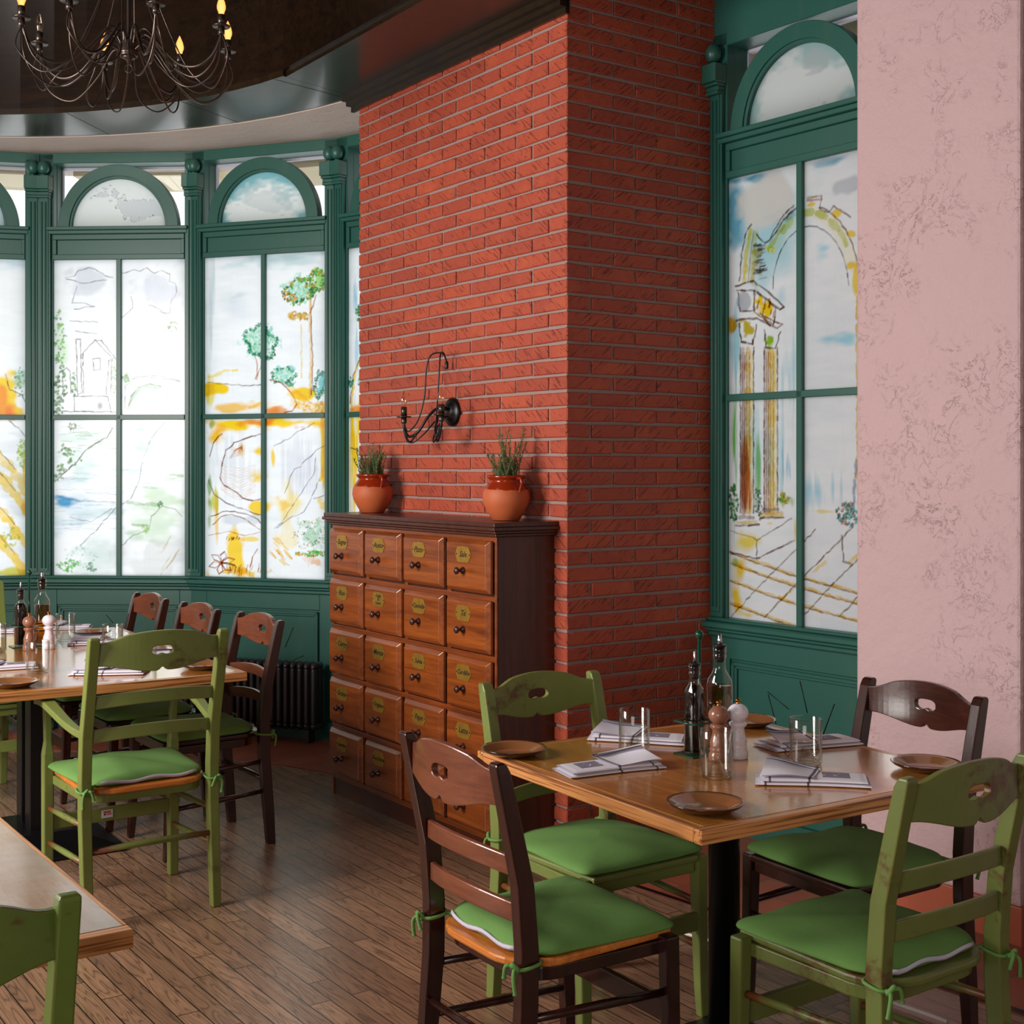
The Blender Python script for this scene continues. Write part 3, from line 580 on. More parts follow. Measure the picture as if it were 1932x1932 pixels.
    p.wash(430, 860, 28, 70, (220, 224, 230), .6, .5, 'v'); L([(394, 860), (400, 835), (416, 818)], 1.8, BR, .7); L([(500, 817), (465, 825), (440, 835), (425, 850), (416, 880), (412, 900), (420, 915), (440, 925), (455, 940), (475, 945), (500, 940)], 1.8, (110, 50, 30), .85)
    p.wash(482, 852, 18, 14, YE, .95, .3); p.wash(482, 902, 20, 24, YE, .9, .5, 'h'); p.wash(495, 880, 6, 40, YE, .95); p.wash(447, 848, 12, 10, (240, 196, 120), .8, .6, 'v')
    for k in range(14): y = 870 + k * 4; L([(414, y), (425, y + 10), (450, y + 14 + k * .6), (480, y + 8)], 0.8, (206, 140, 80), .35, .9)
    for k in range(6): L([(430 + k * 4, 865 - k), (440 + k * 3, 850 - k * 2), (455, 842 + k * 2)], 1, (200, 120, 60), .6, .5)
    p.wash(478, 955, 26, 14, YE, .95, .4, 'm'); p.wash(400, 950, 12, 26, (210, 206, 60), .9, .4, 'v'); p.wash(393, 930, 5, 60, (130, 170, 90), .8); p.wash(405, 985, 12, 40, (244, 196, 50), .7, .5, 'v'); L([(392, 905), (400, 930), (425, 950), (455, 960), (500, 975)], 1.5, (120, 90, 90), .7)
    L([(395, 975), (425, 964), (455, 968), (485, 980), (498, 1000)], 1.6, BR, .8); L([(400, 990), (415, 975), (435, 970), (460, 980), (490, 1000)], 1.3, (150, 80, 40), .7); p.wash(455, 980, 40, 9, (212, 216, 222), .8); L([(392, 1010), (430, 1002), (460, 1010), (490, 1005)], 1.2, (190, 120, 60), .6)
    p.wash(445, 1040, 16, 34, YE, .95, .3, 'm'); p.wash(470, 1018, 28, 5, (246, 210, 60), .8); p.streaks(440, 1016, 14, 2, 8, 3, BR, 1.4, .8, 1.2); p.wash(450, 1080, 60, 8, (240, 196, 60), .9, .4, 'f'); p.streaks(460, 1075, 34, 6, 26, 6, (170, 110, 30), 1.1, .7, 1.4)
    for a in range(6): c = math.cos(a * 1.05 + .3), math.sin(a * 1.05 + .3); L([(416, 1062), (416 + 14 * c[0] - 6 * c[1], 1062 - 14 * c[1] - 6 * c[0]), (416 + 25 * c[0], 1062 - 22 * c[1]), (416 + 14 * c[0] + 6 * c[1], 1062 - 14 * c[1] + 6 * c[0]), (416, 1062)], 1.5, (150, 70, 24), .85, .6)
    p.wash(416, 1062, 5, 4, OR, .9); L([(418, 1062), (440, 1066), (442, 1072)], 2, BR, .8); L([(484, 1036), (475, 1050), (470, 1070)], 1.6, (170, 90, 30), .8)
    p.wash(560, 797, 60, 9, YE, 1, .4, 'h'); p.wash(570, 806, 20, 8, OR, .7); p.wash(610, 850, 8, 60, YE, 1, .3, 'v'); L([(611, 795), (612, 880), (603, 905)], 9, (250, 204, 10), .9)
    for pts in ([(515, 842), (540, 828), (565, 812), (592, 797)], [(594, 865), (590, 895), (570, 925), (550, 955), (530, 985), (515, 998)], [(610, 842), (595, 850), (585, 862), (575, 868), (565, 880), (553, 885), (545, 900), (536, 930)], [(600, 905), (588, 935), (572, 965), (550, 975), (520, 995)], [(617, 930), (600, 938), (590, 940)]): L(pts, 1.1, (130, 124, 140), .7)
    p.wash(550, 870, 40, 60, (218, 220, 228), .6, .6, 'v'); p.wash(585, 905, 20, 50, (222, 224, 230), .6, .6, 'v'); p.wash(545, 930, 22, 40, (250, 222, 110), .7, .5, 'm'); p.wash(525, 945, 18, 18, YE, .6, .5, 'f'); p.wash(605, 955, 10, 14, YE, .7, .3, 'f'); p.wash(513, 860, 5, 24, YE, .9); p.wash(540, 1020, 30, 30, (250, 230, 170), .6)
    p.streaks(530, 1040, 20, 26, 14, 8, (240, 196, 60), 4, .7, -.8); p.wash(583, 1010, 24, 28, (186, 220, 196), .95, .35, 'f'); p.dabs(583, 1008, 30, 32, 120, 1.7, [(96, 48, 24), (110, 150, 90), (150, 190, 60), (200, 150, 80)], .75); p.dabs(590, 1045, 30, 6, 60, 3, [(50, 170, 50), (90, 190, 60), (220, 160, 40)], .9); p.wash(590, 1060, 20, 10, OR, .6, .5, 'f')
    return p
def paint_ruin(O, d):                        # ruined arch on columns
    p = Paint(O, d, 44, (0.94, 0.955, 0.96)); L = p.line; TL = (40, 160, 190)
    p.wash(1440, 420, 75, 130, (158, 212, 222), .85, .7, 'b'); p.wash(1385, 400, 18, 90, TL, .85, .6, 'm'); p.wash(1420, 335, 60, 12, TL, .9, .5, 'h'); p.wash(1580, 300, 60, 16, TL, .9, .6, 'h'); p.wash(1450, 410, 45, 12, TL, .7, .5, 'h')
    m = np.zeros((NZ, NX)); s = p
    x, z = s.loc(1440, 370); d2 = np.hypot((s.X - x) / 0.13, (s.Z - z) / 0.13) + (s.nz[14] - .5) * 1.6; a = np.clip((1 - d2) / .4, 0, 1)[..., None] * .9; s.c = s.c * (1 - a) + np.array(lin((226, 222, 214))) * a
    p.wash(1590, 350, 40, 22, (206, 208, 212), .9, .3); p.wash(1470, 560, 20, 60, (150, 212, 226), .6, .6, 'm'); p.wash(1550, 470, 20, 16, (150, 216, 232), .7, .5, 'h'); p.wash(1560, 640, 55, 16, (140, 212, 230), .8, .6, 'h'); p.wash(1385, 660, 12, 60, (130, 208, 224), .7, .6, 'v'); p.wash(1480, 700, 24, 60, (170, 220, 228), .7, .7, 'v'); p.wash(1440, 850, 60, 80, (176, 218, 226), .6, .7, 'v')
    # arch
    def ell(cu, cv, ru, rv, a0, a1, n=16): return [(cu + ru * math.cos(R(a0 + (a1 - a0) * i / n)), cv - rv * math.sin(R(a0 + (a1 - a0) * i / n))) for i in range(n + 1)]
    L(ell(1528, 520, 72, 108, 180, 10), 20, (250, 246, 236), .2, 1); L(ell(1526, 545, 82, 145, 150, 15), 16, (246, 236, 190), .45, 1)
    for a in (118, 90, 70, 52, 35): q = ell(1526, 545, 82, 145, a, a + 12, 3); L(q, 9, (190, 200, 30), .75)
    L(ell(1526, 548, 72, 122, 178, 5), 1.1, (90, 90, 100), .8, .6); L(ell(1526, 545, 92, 168, 145, 110), 1.5, BR, .8); L(ell(1526, 540, 92, 152, 80, 10), 1.3, BR, .8)
    L([(1520, 372), (1545, 369), (1547, 376), (1521, 378)], 3, (150, 90, 20), .8); L([(1545, 376), (1543, 395), (1560, 399), (1570, 388), (1600, 408)], 1.3, BR, .8); p.wash(1527, 385, 7, 4, YE, .9)
    for c in ((1575, 400), (1600, 440), (1602, 500)): p.wash(c[0], c[1], 9, 7, YE, .9)
    L([(1392, 530), (1395, 480), (1404, 440), (1413, 423)], 1.8, BR, .9); L([(1400, 532), (1404, 480), (1412, 435)], 7, YE, .9, .6); L([(1408, 532), (1412, 480), (1418, 435)], 3, (200, 130, 30), .8, .5); L([(1415, 530), (1418, 475), (1422, 440)], 6, (244, 214, 90), .8, .5)
    p.wash(1425, 490, 11, 40, (200, 160, 60), .8, .5, 'f'); p.streaks(1428, 495, 10, 35, 26, 7, BR, 1.5, .6, .2); L([(1424, 442), (1440, 458), (1460, 440), (1470, 420), (1490, 398), (1500, 390)], 2, BR, .8); L([(1445, 468), (1460, 448), (1475, 425)], 6, (230, 196, 60), .8); p.dabs(1450, 470, 7, 7, 20, 2.5, [(150, 190, 30), (240, 210, 40)], .8)
    L([(1383, 540), (1418, 530), (1445, 550), (1475, 578), (1468, 584), (1420, 548), (1386, 548)], 2, BR, .85); L([(1388, 550), (1392, 588), (1420, 586), (1418, 548)], 1.6, BR, .8); p.wash(1400, 568, 8, 14, (190, 190, 196), .9, .3); p.wash(1440, 580, 22, 18, YE, 1, .3, 'f'); L([(1420, 548), (1418, 588), (1455, 612), (1460, 580)], 1.8, (130, 80, 20), .85); p.streaks(1440, 582, 16, 12, 8, 8, (150, 90, 20), 2, .7, 1.4)
    L([(1385, 604), (1425, 600), (1462, 620), (1472, 612), (1430, 592)], 2.2, BR, .85); p.wash(1378, 618, 10, 18, (236, 160, 30), 1, .3)
    p.wash(1407, 625, 13, 20, (200, 180, 50), 1, .3, 'f'); L([(1390, 610), (1395, 645), (1416, 648), (1424, 612)], 2, BR, .85); p.wash(1450, 640, 12, 16, (150, 190, 30), 1, .3, 'f'); L([(1438, 622), (1442, 655), (1460, 656), (1468, 625)], 1.8, (80, 70, 20), .85)
    for cu, c1, c2 in ((1405, (226, 180, 40), (150, 80, 50)), (1450, (236, 200, 60), (200, 160, 130))):
        for dx, cc, ww, al in ((-7, c2, 8, .6), (2, c1, 10, .85), (9, (240, 228, 150), 5, .7)): L([(cu + dx, 660), (cu + dx, 800), (cu + dx, 965)], ww, cc, al, 1)
        for dx in (-12, 13): L([(cu + dx, 655), (cu + dx, 800), (cu + dx, 968)], 1.5, BR, .75, .5)
        for dx in (-8, -4, 0, 5): L([(cu + dx, 665), (cu + dx, 960)], .9, (150, 90, 30), .6, .6)
    p.wash(1405, 900, 10, 60, (206, 110, 20), .9, .4, 'v')
    p.wash(1381, 850, 8, 90, (90, 180, 40), .95, .5, 'v'); p.wash(1428, 880, 7, 50, (110, 190, 70), .8, .5, 'v'); p.dabs(1380, 950, 8, 40, 90, 2.5, [(20, 80, 30), (40, 140, 40)], .8); p.dabs(1427, 950, 6, 30, 50, 2.2, [(20, 80, 50)], .7)
    p.wash(1482, 880, 6, 50, (70, 180, 215), .9, .5, 'v'); p.wash(1484, 945, 14, 14, (150, 190, 40), .9, .5, 'v'); p.dabs(1475, 940, 10, 12, 30, 3, [(30, 150, 40), (220, 160, 40)], .7); p.wash(1540, 930, 40, 34, (160, 214, 232), .8, .7, 'v'); p.wash(1550, 965, 40, 6, (240, 220, 120), .8)
    for v0, cu in ((982, 1405), (968, 1450)): L([(cu - 14, v0 - 6), (cu + 14, v0 - 6)], 4, BR, .6); L([(cu - 18, v0 + 4), (cu + 20, v0 + 3)], 6, (220, 190, 90), .8); L([(cu - 20, v0 + 10), (cu + 24, v0 + 8)], 2, BR, .8)
    p.wash(1400, 1022, 30, 24, (240, 214, 80), .95, .4, 'm'); p.wash(1450, 988, 22, 8, YE, .9); L([(1373, 1042), (1424, 1055), (1495, 1020)], 1.5, BR, .8); L([(1424, 1055), (1424, 1020), (1490, 978)], 1.2, BR, .7); L([(1373, 1000), (1424, 1018)], 1.2, BR, .6); p.wash(1497, 1000, 4, 30, YE, .9)
    p.wash(1395, 1075, 26, 30, (236, 196, 30), .95, .5, 'm'); p.wash(1385, 1140, 16, 40, YE, .95, .4); p.wash(1400, 1160, 40, 12, YE, 1, .4, 'h'); p.wash(1382, 1060, 8, 14, (150, 190, 50), .8)
    for y in (1042, 1062, 1095, 1138): L([(1375, y), (1420, y + 17), (1500, y + 45), (1560, y + 62), (1620, y + 78)], 4, (240, 190, 20), .85, 1.6); L([(1375, y + 2), (1450, y + 30), (1500, y + 47), (1620, y + 80)], 1.1, BR, .7)
    for x0 in (1375, 1440, 1510, 1580): L([(x0, 1165), (x0 + 50, 1110), (x0 + 120, 1040), (x0 + 160, 1000)], 1.4, (120, 84, 40), .7); 
    for q in ((1530, 1080), (1470, 1130), (1600, 1060)): L([(q[0], q[1]), (q[0] + 24, q[1] - 20)], 4, YE, .8)
    L([(1612, 870), (1608, 930), (1606, 975)], 4, (90, 110, 150), .7); p.dabs(1595, 970, 22, 22, 150, 2.3, [(90, 190, 190), (180, 110, 80), (60, 90, 80)], .8); L([(1585, 1010), (1588, 1060), (1600, 1064)], 1.6, BR, .8); L([(1616, 560), (1618, 950)], 8, (230, 180, 30), .9); p.wash(1612, 520, 6, 30, YE, .9)
    return p
# ---------------------------------------------------------------- one bay of joinery
def grid_pane(name, P, x0, x1, z0, z1, parent, y=0.012):
    i0 = int(np.searchsorted(P.X[0], x0)); i1 = int(np.searchsorted(P.X[0], x1)); j0 = int(np.searchsorted(P.Z[:, 0], z0)); j1 = int(np.searchsorted(P.Z[:, 0], z1))
    i0 = max(0, i0 - 1); j0 = max(0, j0 - 1); i1 = min(NX, i1 + 1); j1 = min(NZ, j1 + 1)
    nx, nz = i1 - i0, j1 - j0
    X = P.X[j0:j1, i0:i1]; Z = P.Z[j0:j1, i0:i1]; co = np.stack([X, np.full_like(X, y), Z], -1).reshape(-1, 3)
    q = np.arange(nx * nz).reshape(nz, nx); f = np.stack([q[:-1, :-1], q[:-1, 1:], q[1:, 1:], q[1:, :-1]], -1).reshape(-1, 4)
    me = bpy.data.meshes.new(name); me.vertices.add(len(co)); me.vertices.foreach_set('co', co.ravel())
    me.loops.add(f.size); me.loops.foreach_set('vertex_index', f.ravel()); me.polygons.add(len(f)); me.polygons.foreach_set('loop_start', np.arange(0, f.size, 4)); me.polygons.foreach_set('loop_total', np.full(len(f), 4))
    me.update(calc_edges=True)
    a = me.attributes.new('paint', 'FLOAT_COLOR', 'POINT'); c = np.clip(P.c[j0:j1, i0:i1].reshape(-1, 3), 0, 1) * 0.82; a.data.foreach_set('color', np.concatenate([c, np.ones((len(c), 1))], 1).ravel())
    me.materials.append(M['painted']); o = bpy.data.objects.new(name, me); COL.objects.link(o); o.parent = parent; return o
def arch_pane(parent, cx, cz, r, seed, cols, outline, y=0.012):
    rs = np.random.RandomState(seed); nr, na = 60, 130
    g = rs.rand(9, 9); g2 = rs.rand(22, 22)
    def smp(g, x, z):
        n = g.shape[0] - 2; x = np.clip(x, 0, 0.999) * n; z = np.clip(z, 0, 0.999) * n; i = x.astype(int); j = z.astype(int); fx = x - i; fz = z - j; fx = fx * fx * (3 - 2 * fx); fz = fz * fz * (3 - 2 * fz)
        return (g[j, i] * (1 - fx) + g[j, i + 1] * fx) * (1 - fz) + (g[j + 1, i] * (1 - fx) + g[j + 1, i + 1] * fx) * fz
    q = np.linspace(0, 1, nr); a = np.linspace(0, math.pi, na); Q, Aa = np.meshgrid(q, a, indexing='ij')
    X = Q * np.cos(Aa); Z = Q * np.sin(Aa); n = smp(g[:5, :5], X / 2 + .5, Z * .9) * .75 + smp(g2, X / 2 + .5, Z * .9) * .25
    c = np.ones(X.shape + (3,)) * 0.95
    edge = np.clip((Q - 0.72 + (n - .5) * .8) / .25, 0, 1) * cols[1]; c = c * (1 - edge[..., None]) + np.array(lin(cols[0])) * edge[..., None]
    f = n - 0.47 - 0.45 * np.abs(Z - 0.45) - .12 * np.abs(X); cl = np.clip(f / 0.05, 0, 1)[..., None] * 0.55 * (Q < .93)[..., None]; c = c * (1 - cl) + np.array(lin(cols[2])) * cl
    if outline: o = (np.clip((0.012 - np.abs(f)) / 0.008, 0, 1) * (Q < .9))[..., None] * .7; c = c * (1 - o) + np.array(lin((110, 106, 112))) * o
    mb = MB(); vs = [(cx + r * X[i, j], y, cz + r * Z[i, j]) for i in range(nr) for j in range(na)]
    mb.add(vs, [(i * na + j, i * na + j + 1, (i + 1) * na + j + 1, (i + 1) * na + j) for i in range(nr - 1) for j in range(na - 1)])
    ob = mb.build('arched_pane', M['painted'], parent); at = ob.data.attributes.new('paint', 'FLOAT_COLOR', 'POINT')
    at.data.foreach_set('color', np.concatenate([np.clip(c * 1.04, 0, 1).reshape(-1, 3), np.ones((nr * na, 1))], 1).ravel())
def window(idx, O, d, painter, acols, outline, tall=False, seedgap=0, corner_caps=(1, 1)):
    W = 0.927; rz = math.atan2(d.y, d.x)
    t = empty('window_%d' % idx, O, rz, kind='structure'); tl = M['teal']; cx = W / 2
    def part(n, mb, bevel=0.0025, mat=tl): return mb.build(n, mat, t, bevel=bevel, seg=1)
    # lower wainscot
    mb = MB().box(0, W, 0.0, 0.04, 0, 0.80).box(0, 0.105, -0.012, 0, 0.1, 0.80).box(W - 0.105, W, -0.012, 0, 0.1, 0.80).box(0.105, W - 0.105, -0.012, 0, 0.71, 0.80).box(0.105, W - 0.105, -0.012, 0, 0.1, 0.2)
    for a in (0, 1):
        i = 0.012 * a; mb.box(0.115 + i, W - 0.115 - i, -0.016 + 0.006 * a, 0, 0.685 - i, 0.70 - i); mb.box(0.115 + i, 0.13 + i, -0.016 + 0.006 * a, 0, 0.21, 0.70 - i); mb.box(W - 0.13 - i, W - 0.115 - i, -0.016 + 0.006 * a, 0, 0.21, 0.70 - i)
    part('wainscot_panel', mb)
    part('skirting', MB().box(-0.005, W + 0.005, -0.03, 0.0, 0, 0.10))
    s = MB().box(-0.02, W + 0.02, -0.075, 0.04, 0.838, 0.862).box(-0.015, W + 0.015, -0.055, 0.03, 0.822, 0.838).box(-0.008, W + 0.008, -0.035, 0.02, 0.80, 0.822).box(-0.01, W + 0.01, -0.04, 0.03, 0.862, 0.878); part('sill', s, 0.005)
    f = MB().box(0, 0.08, 0, 0.06, 0.87, 3.30).box(W - 0.08, W, 0, 0.06, 0.87, 3.30).box(0.08, W - 0.08, -0.008, 0.05, 2.69, 2.72).box(0.08, W - 0.08, 0.006, 0.05, 2.72, 2.805).box(0.08, W - 0.08, -0.008, 0.05, 2.805, 2.835).box(0.08, 0.10, -0.008, 0.05, 2.72, 2.805).box(W - 0.10, W - 0.08, -0.008, 0.05, 2.72, 2.805)
    f.box(0.055, W - 0.055, -0.045, 0.05, 2.855, 2.875).box(0.06, W - 0.06, -0.03, 0.05, 2.835, 2.855)
    f.box(0.0, W, 0.0, 0.14, 3.245, 3.80 if tall else 3.306).box(0.06, 0.082, 0.05, 0.14, 2.835, 3.25).box(W - 0.082, W - 0.06, 0.05, 0.14, 2.835, 3.25).box(0.06, W - 0.06, 0.05, 0.14, 2.835, 2.87)
    part('window_frame', f)
    part('muntin', MB().box(cx - 0.014, cx + 0.014, -0.006, 0.025, 0.87, 2.70).box(0.08, W - 0.08, -0.006, 0.024, 1.771, 1.799))
    for k, x0 in enumerate((0.0, W - 0.07)):
        mb = MB().box(x0, x0 + 0.07, -0.022, 0.0, 0.878, 3.06).box(x0 + 0.01, x0 + 0.06, -0.028, 0, 0.9, 3.05)
        for q in (0.024, 0.046): mb.tube([(x0 + q, -0.029, 0.92), (x0 + q, -0.029, 3.02)], 0.006, 6)
        part('pilaster', mb, 0.002)
        xc = x0 + 0.035; sx = 1 if k else -1
        cap = MB().box(xc - 0.037, xc + 0.037, -0.045, 0.0, 3.055, 3.075).box(xc - 0.041, xc + 0.041, -0.058, 0.0, 3.075, 3.088).box(xc - 0.036, xc + 0.036, -0.05, 0.0, 3.04, 3.055).box(xc - 0.044, xc + 0.044, -0.07, 0.0, 3.088, 3.165)
        part('capital', cap, 0.003)
        MB().lathe([(0.012, 3.165), (0.016, 3.172), (0.014, 3.178)] + [(0.034 * math.sin(R(a)), 3.213 - 0.041 * math.cos(R(a))) for a in range(25, 181, 12)], 20, (xc, -0.034, 0)).build('ball_finial', tl, t)
    # arch
    mb = MB(); n = 40
    for r0, r1, y0 in ((0.285, 0.35, -0.018), (0.272, 0.289, -0.008)):
        rs = []
        for i in range(n + 1):
            a = math.pi * i / n; c, q = math.cos(a), math.sin(a)
            rs.append([(cx + r0 * c, y0, 2.872 + r0 * q * 1.03), (cx + r1 * c, y0, 2.872 + r1 * q * 1.03), (cx + r1 * c, 0.04, 2.872 + r1 * q * 1.03), (cx + r0 * c, 0.04, 2.872 + r0 * q * 1.03)])
        mb.rings(rs, 0, False)
    part('arch', mb, 0.002)
    P = painter(O, d)
    for x0, x1 in ((0.08, cx), (cx, W - 0.08)):
        for z0, z1 in ((0.878, 1.785), (1.785, 2.69)): grid_pane('painted_pane', P, x0, x1, z0, z1, t)
    arch_pane(t, cx, 2.872, 0.28, 7 + idx, acols, outline)
    MB().box(0.08, W - 0.08, 0.125, 0.13, 2.86, 3.25).build('clear_pane', M['pane'], t)
    mb = MB().box(0.075, 0.09, 0.12, 0.142, 2.86, 3.25).box(W - 0.09, W - 0.075, 0.12, 0.142, 2.86, 3.25).box(0.075, W - 0.075, 0.12, 0.142, 3.232, 3.25); part('glazing_bead', mb, 0, M['zip'])
    return t
V1 = Vector((-2.718, 7.627, 0)); V2 = Vector((-1.830, 7.576, 0)); V3 = Vector((-0.9626, 7.27, 0))
def unit(v): v = v.copy(); v.normalize(); return v
d1 = unit(V2 - V1); d2 = unit(V3 - V2); d3 = Vector((math.cos(R(-35.5)), math.sin(R(-35.5)), 0)); d0 = Vector((math.cos(R(12.8)), math.sin(R(12.8)), 0))
V0 = V1 - d0 * 0.927; dm = Vector((math.cos(R(29)), math.sin(R(29)), 0)); Vm = V0 - dm * 0.927
window(1, V0, d0, paint_far, ((150, 200, 210), .5, (225, 228, 232)), False)
window(2, V1, d1, paint_mill, ((225, 230, 232), .3, (208, 210, 218)), True)
window(3, V2, d2, paint_trees, ((120, 190, 200), .9, (214, 220, 222)), False)
window(4, V3, d3, paint_edge, ((150, 200, 210), .5, (225, 228, 232)), False)
window(5, Vm, dm, paint_mill, ((225, 230, 232), .3, (208, 210, 218)), True)
RO = CORNER + B * 0.766 + B * 0.0; dR = Vector((0.611, -0.791, 0)); dR.normalize()
window(6, RO, dR, paint_ruin, ((150, 205, 205), .7, (214, 216, 220)), False, tall=True)
MB().box(-0.2, 1.2, 0.42, 0.9, 3.27, 3.6).build('trim_4', M['beige'], None, RO, math.atan2(dR.y, dR.x), kind='structure')
for k, (o, d) in enumerate(((V0, d0), (V1, d1), (V2, d2))):
    MB().box(0.03, 0.9, 0.42, 0.9, 3.265, 3.6).build('trim_%d' % (5 + k), M['beige'], None, o, math.atan2(d.y, d.x), kind='structure')
# walls closing off the bay and the alcove
q = V3 + d3 * 0.93
flat('wall_left', [Vm, Vm + Vector((-0.1, 0.1, 0)), Vector((-4.6, 6.5, 0)), Vector((-4.4, 6.3, 0))], 0, 3.4, M['ceilplaster'], kind='structure')
# pink plaster pier in front of the right-hand window
PF, PN = Vector((1.215, 4.68, 0)), Vector((1.589, 4.14, 0)); pd = unit(PN - PF); pn = Vector((-pd.y, pd.x, 0))
pcol = MB().prism([(p.x, p.y) for p in (PF, PN, PN + pn * 0.62, PF + pn * 0.62)], 0.12, 3.8).build('wall_right', M['pink'], bevel=0.012, seg=2, kind='structure')
MB().prism([(p.x, p.y) for p in (PF - pd * .01 - pn * .012, PN + pd * .012 - pn * .012, PN + pn * 0.62 + pd * .012, PF + pn * 0.62)], 0, 0.125).build('baseboard_right', M['tilebase'], bevel=0.003, kind='structure')
MB().prism([(p.x, p.y) for p in (PN + pd * .03 + pn * .03, PN + pd * .3 + pn * .03, PN + pn * 0.6 + pd * .3, PN + pn * 0.6 + pd * .03)], 0, 3.8).build('wall_right', M['greyplaster'], kind='structure')
# ================================================================ THINGS
def smooth(pts, n=8):
    P = [Vector(p) for p in pts]; o = []
    for i in range(len(P) - 1):
        a, b, c, d = P[max(i - 1, 0)], P[i], P[i + 1], P[min(i + 2, len(P) - 1)]
        for k in range(n):
            t = k / n; o.append(0.5 * ((2 * b) + (c - a) * t + (2 * a - 5 * b + 4 * c - d) * t * t + (3 * b - a - 3 * c + d) * t ** 3))
    o.append(P[-1]); return o
# ---------------------------------------------------------------- spice cabinet
FR = Vector((-0.052, 5.006, 0)); CW = 1.343
cab = empty('spice_drawer_cabinet', FR + A * CW, math.atan2(-A.y, -A.x), label='tall brown apothecary cabinet of twenty small drawers against the brick wall', cat='cabinet')
# local: x runs to the right, y goes towards the wall
mb = MB().box(0, CW, 0.0, 0.27, 0.0, 1.235).box(0.03, CW - 0.03, -0.004, 0.0, 0.085, 0.095)
mb.build('carcass', M['cabv'], cab, bevel=0.003)
fr = MB()
for r in range(6): z = 1.235 - r * 0.2275; fr.box(0, CW, -0.008, 0.0, z - 0.022 if r < 5 else 0.075, z if r < 5 else 0.098)
for c in range(5): x = c * (CW - 0.0) / 4; fr.box(max(0, x - 0.014), min(CW, x + 0.014), -0.0079, 0.0, 0.0 if c in (0, 4) else 0.09, 1.235)
fr.build('face_frame', M['cab'], cab, bevel=0.002)
MB().box(0.014, CW - 0.014, -0.003, 0.0, 0, 0.078).build('plinth', M['cabv'], cab)
mb = MB()
for off, z0, z1 in ((0.012, 1.235, 1.247), (0.022, 1.247, 1.258), (0.036, 1.258, 1.272), (0.03, 1.272, 1.29)): mb.box(-off, CW + off, -off - 0.008, 0.272, z0, z1)
mb.build('cabinet_top', M['cabv'], cab, bevel=0.003)
words = ['Sugna', 'Aceto', 'Pizzo', 'Sale', 'Riso', 'Foglia\ndi\nLauro', 'Cannella', 'Te', 'Curry', 'Menta', 'Salvia', 'Cardillo', 'Grano', 'Origano', 'Pepe', 'Latte', 'Lievito', 'Zucchero', 'Miele', 'Anice']
rd = random.Random(3)
for r in range(5):
    for c in range(4):
        x0 = c * CW / 4 + 0.012 + rd.uniform(0, .003); x1 = (c + 1) * CW / 4 - 0.016 - rd.uniform(0, .003); z1 = 1.222 - r * 0.2275 - rd.uniform(0, 0.006); z0 = z1 - 0.203
        dr = MB().frust(x0, x1, z0, z1, -0.009, -0.037, 0.016).build('drawer', M['drawer'], cab, bevel=0.0025)
        cxm = (x0 + x1) / 2 - 0.015; zp = z1 - 0.058
        hexa = [(-.056, 0), (-.040, -.029), (-.008, -.031), (.008, -.031), (.040, -.029), (.056, 0), (.040, .029), (.008, .031), (-.008, .031), (-.040, .029)]
        T = Matrix.Translation((cxm, -0.0372, zp)) @ Matrix.Rotation(R(90), 4, 'X')
        pl = MB().prism(hexa, 0, 0.002, 0, T); wd = words[r * 4 + c]; pl.text(wd, 0.032 if len(wd) < 6 else (0.026 if len(wd) < 10 else 0.019), 1, T @ Matrix.Translation((0, 0, 0.0022)))
        for s in (-1, 1): pl.lathe([(0.003, 0), (0.0028, 0.0015), (0.0005, 0.002)], 8, (s * 0.047, 0, 0.002), 1, T)
        pl.build('name_plate', [M['brass'], M['ink']], dr)
        T = Matrix.Translation((cxm, -0.037, zp - 0.062)) @ Matrix.Rotation(R(90), 4, 'X')
        MB().lathe([(0.014, 0), (0.0145, 0.004), (0.011, 0.009), (0.006, 0.014), (0.0055, 0.019), (0.010, 0.024), (0.0145, 0.030), (0.0145, 0.035), (0.009, 0.040), (0.001, 0.0415)], 18, m=0, T=T).build('knob', M['knob'], dr)
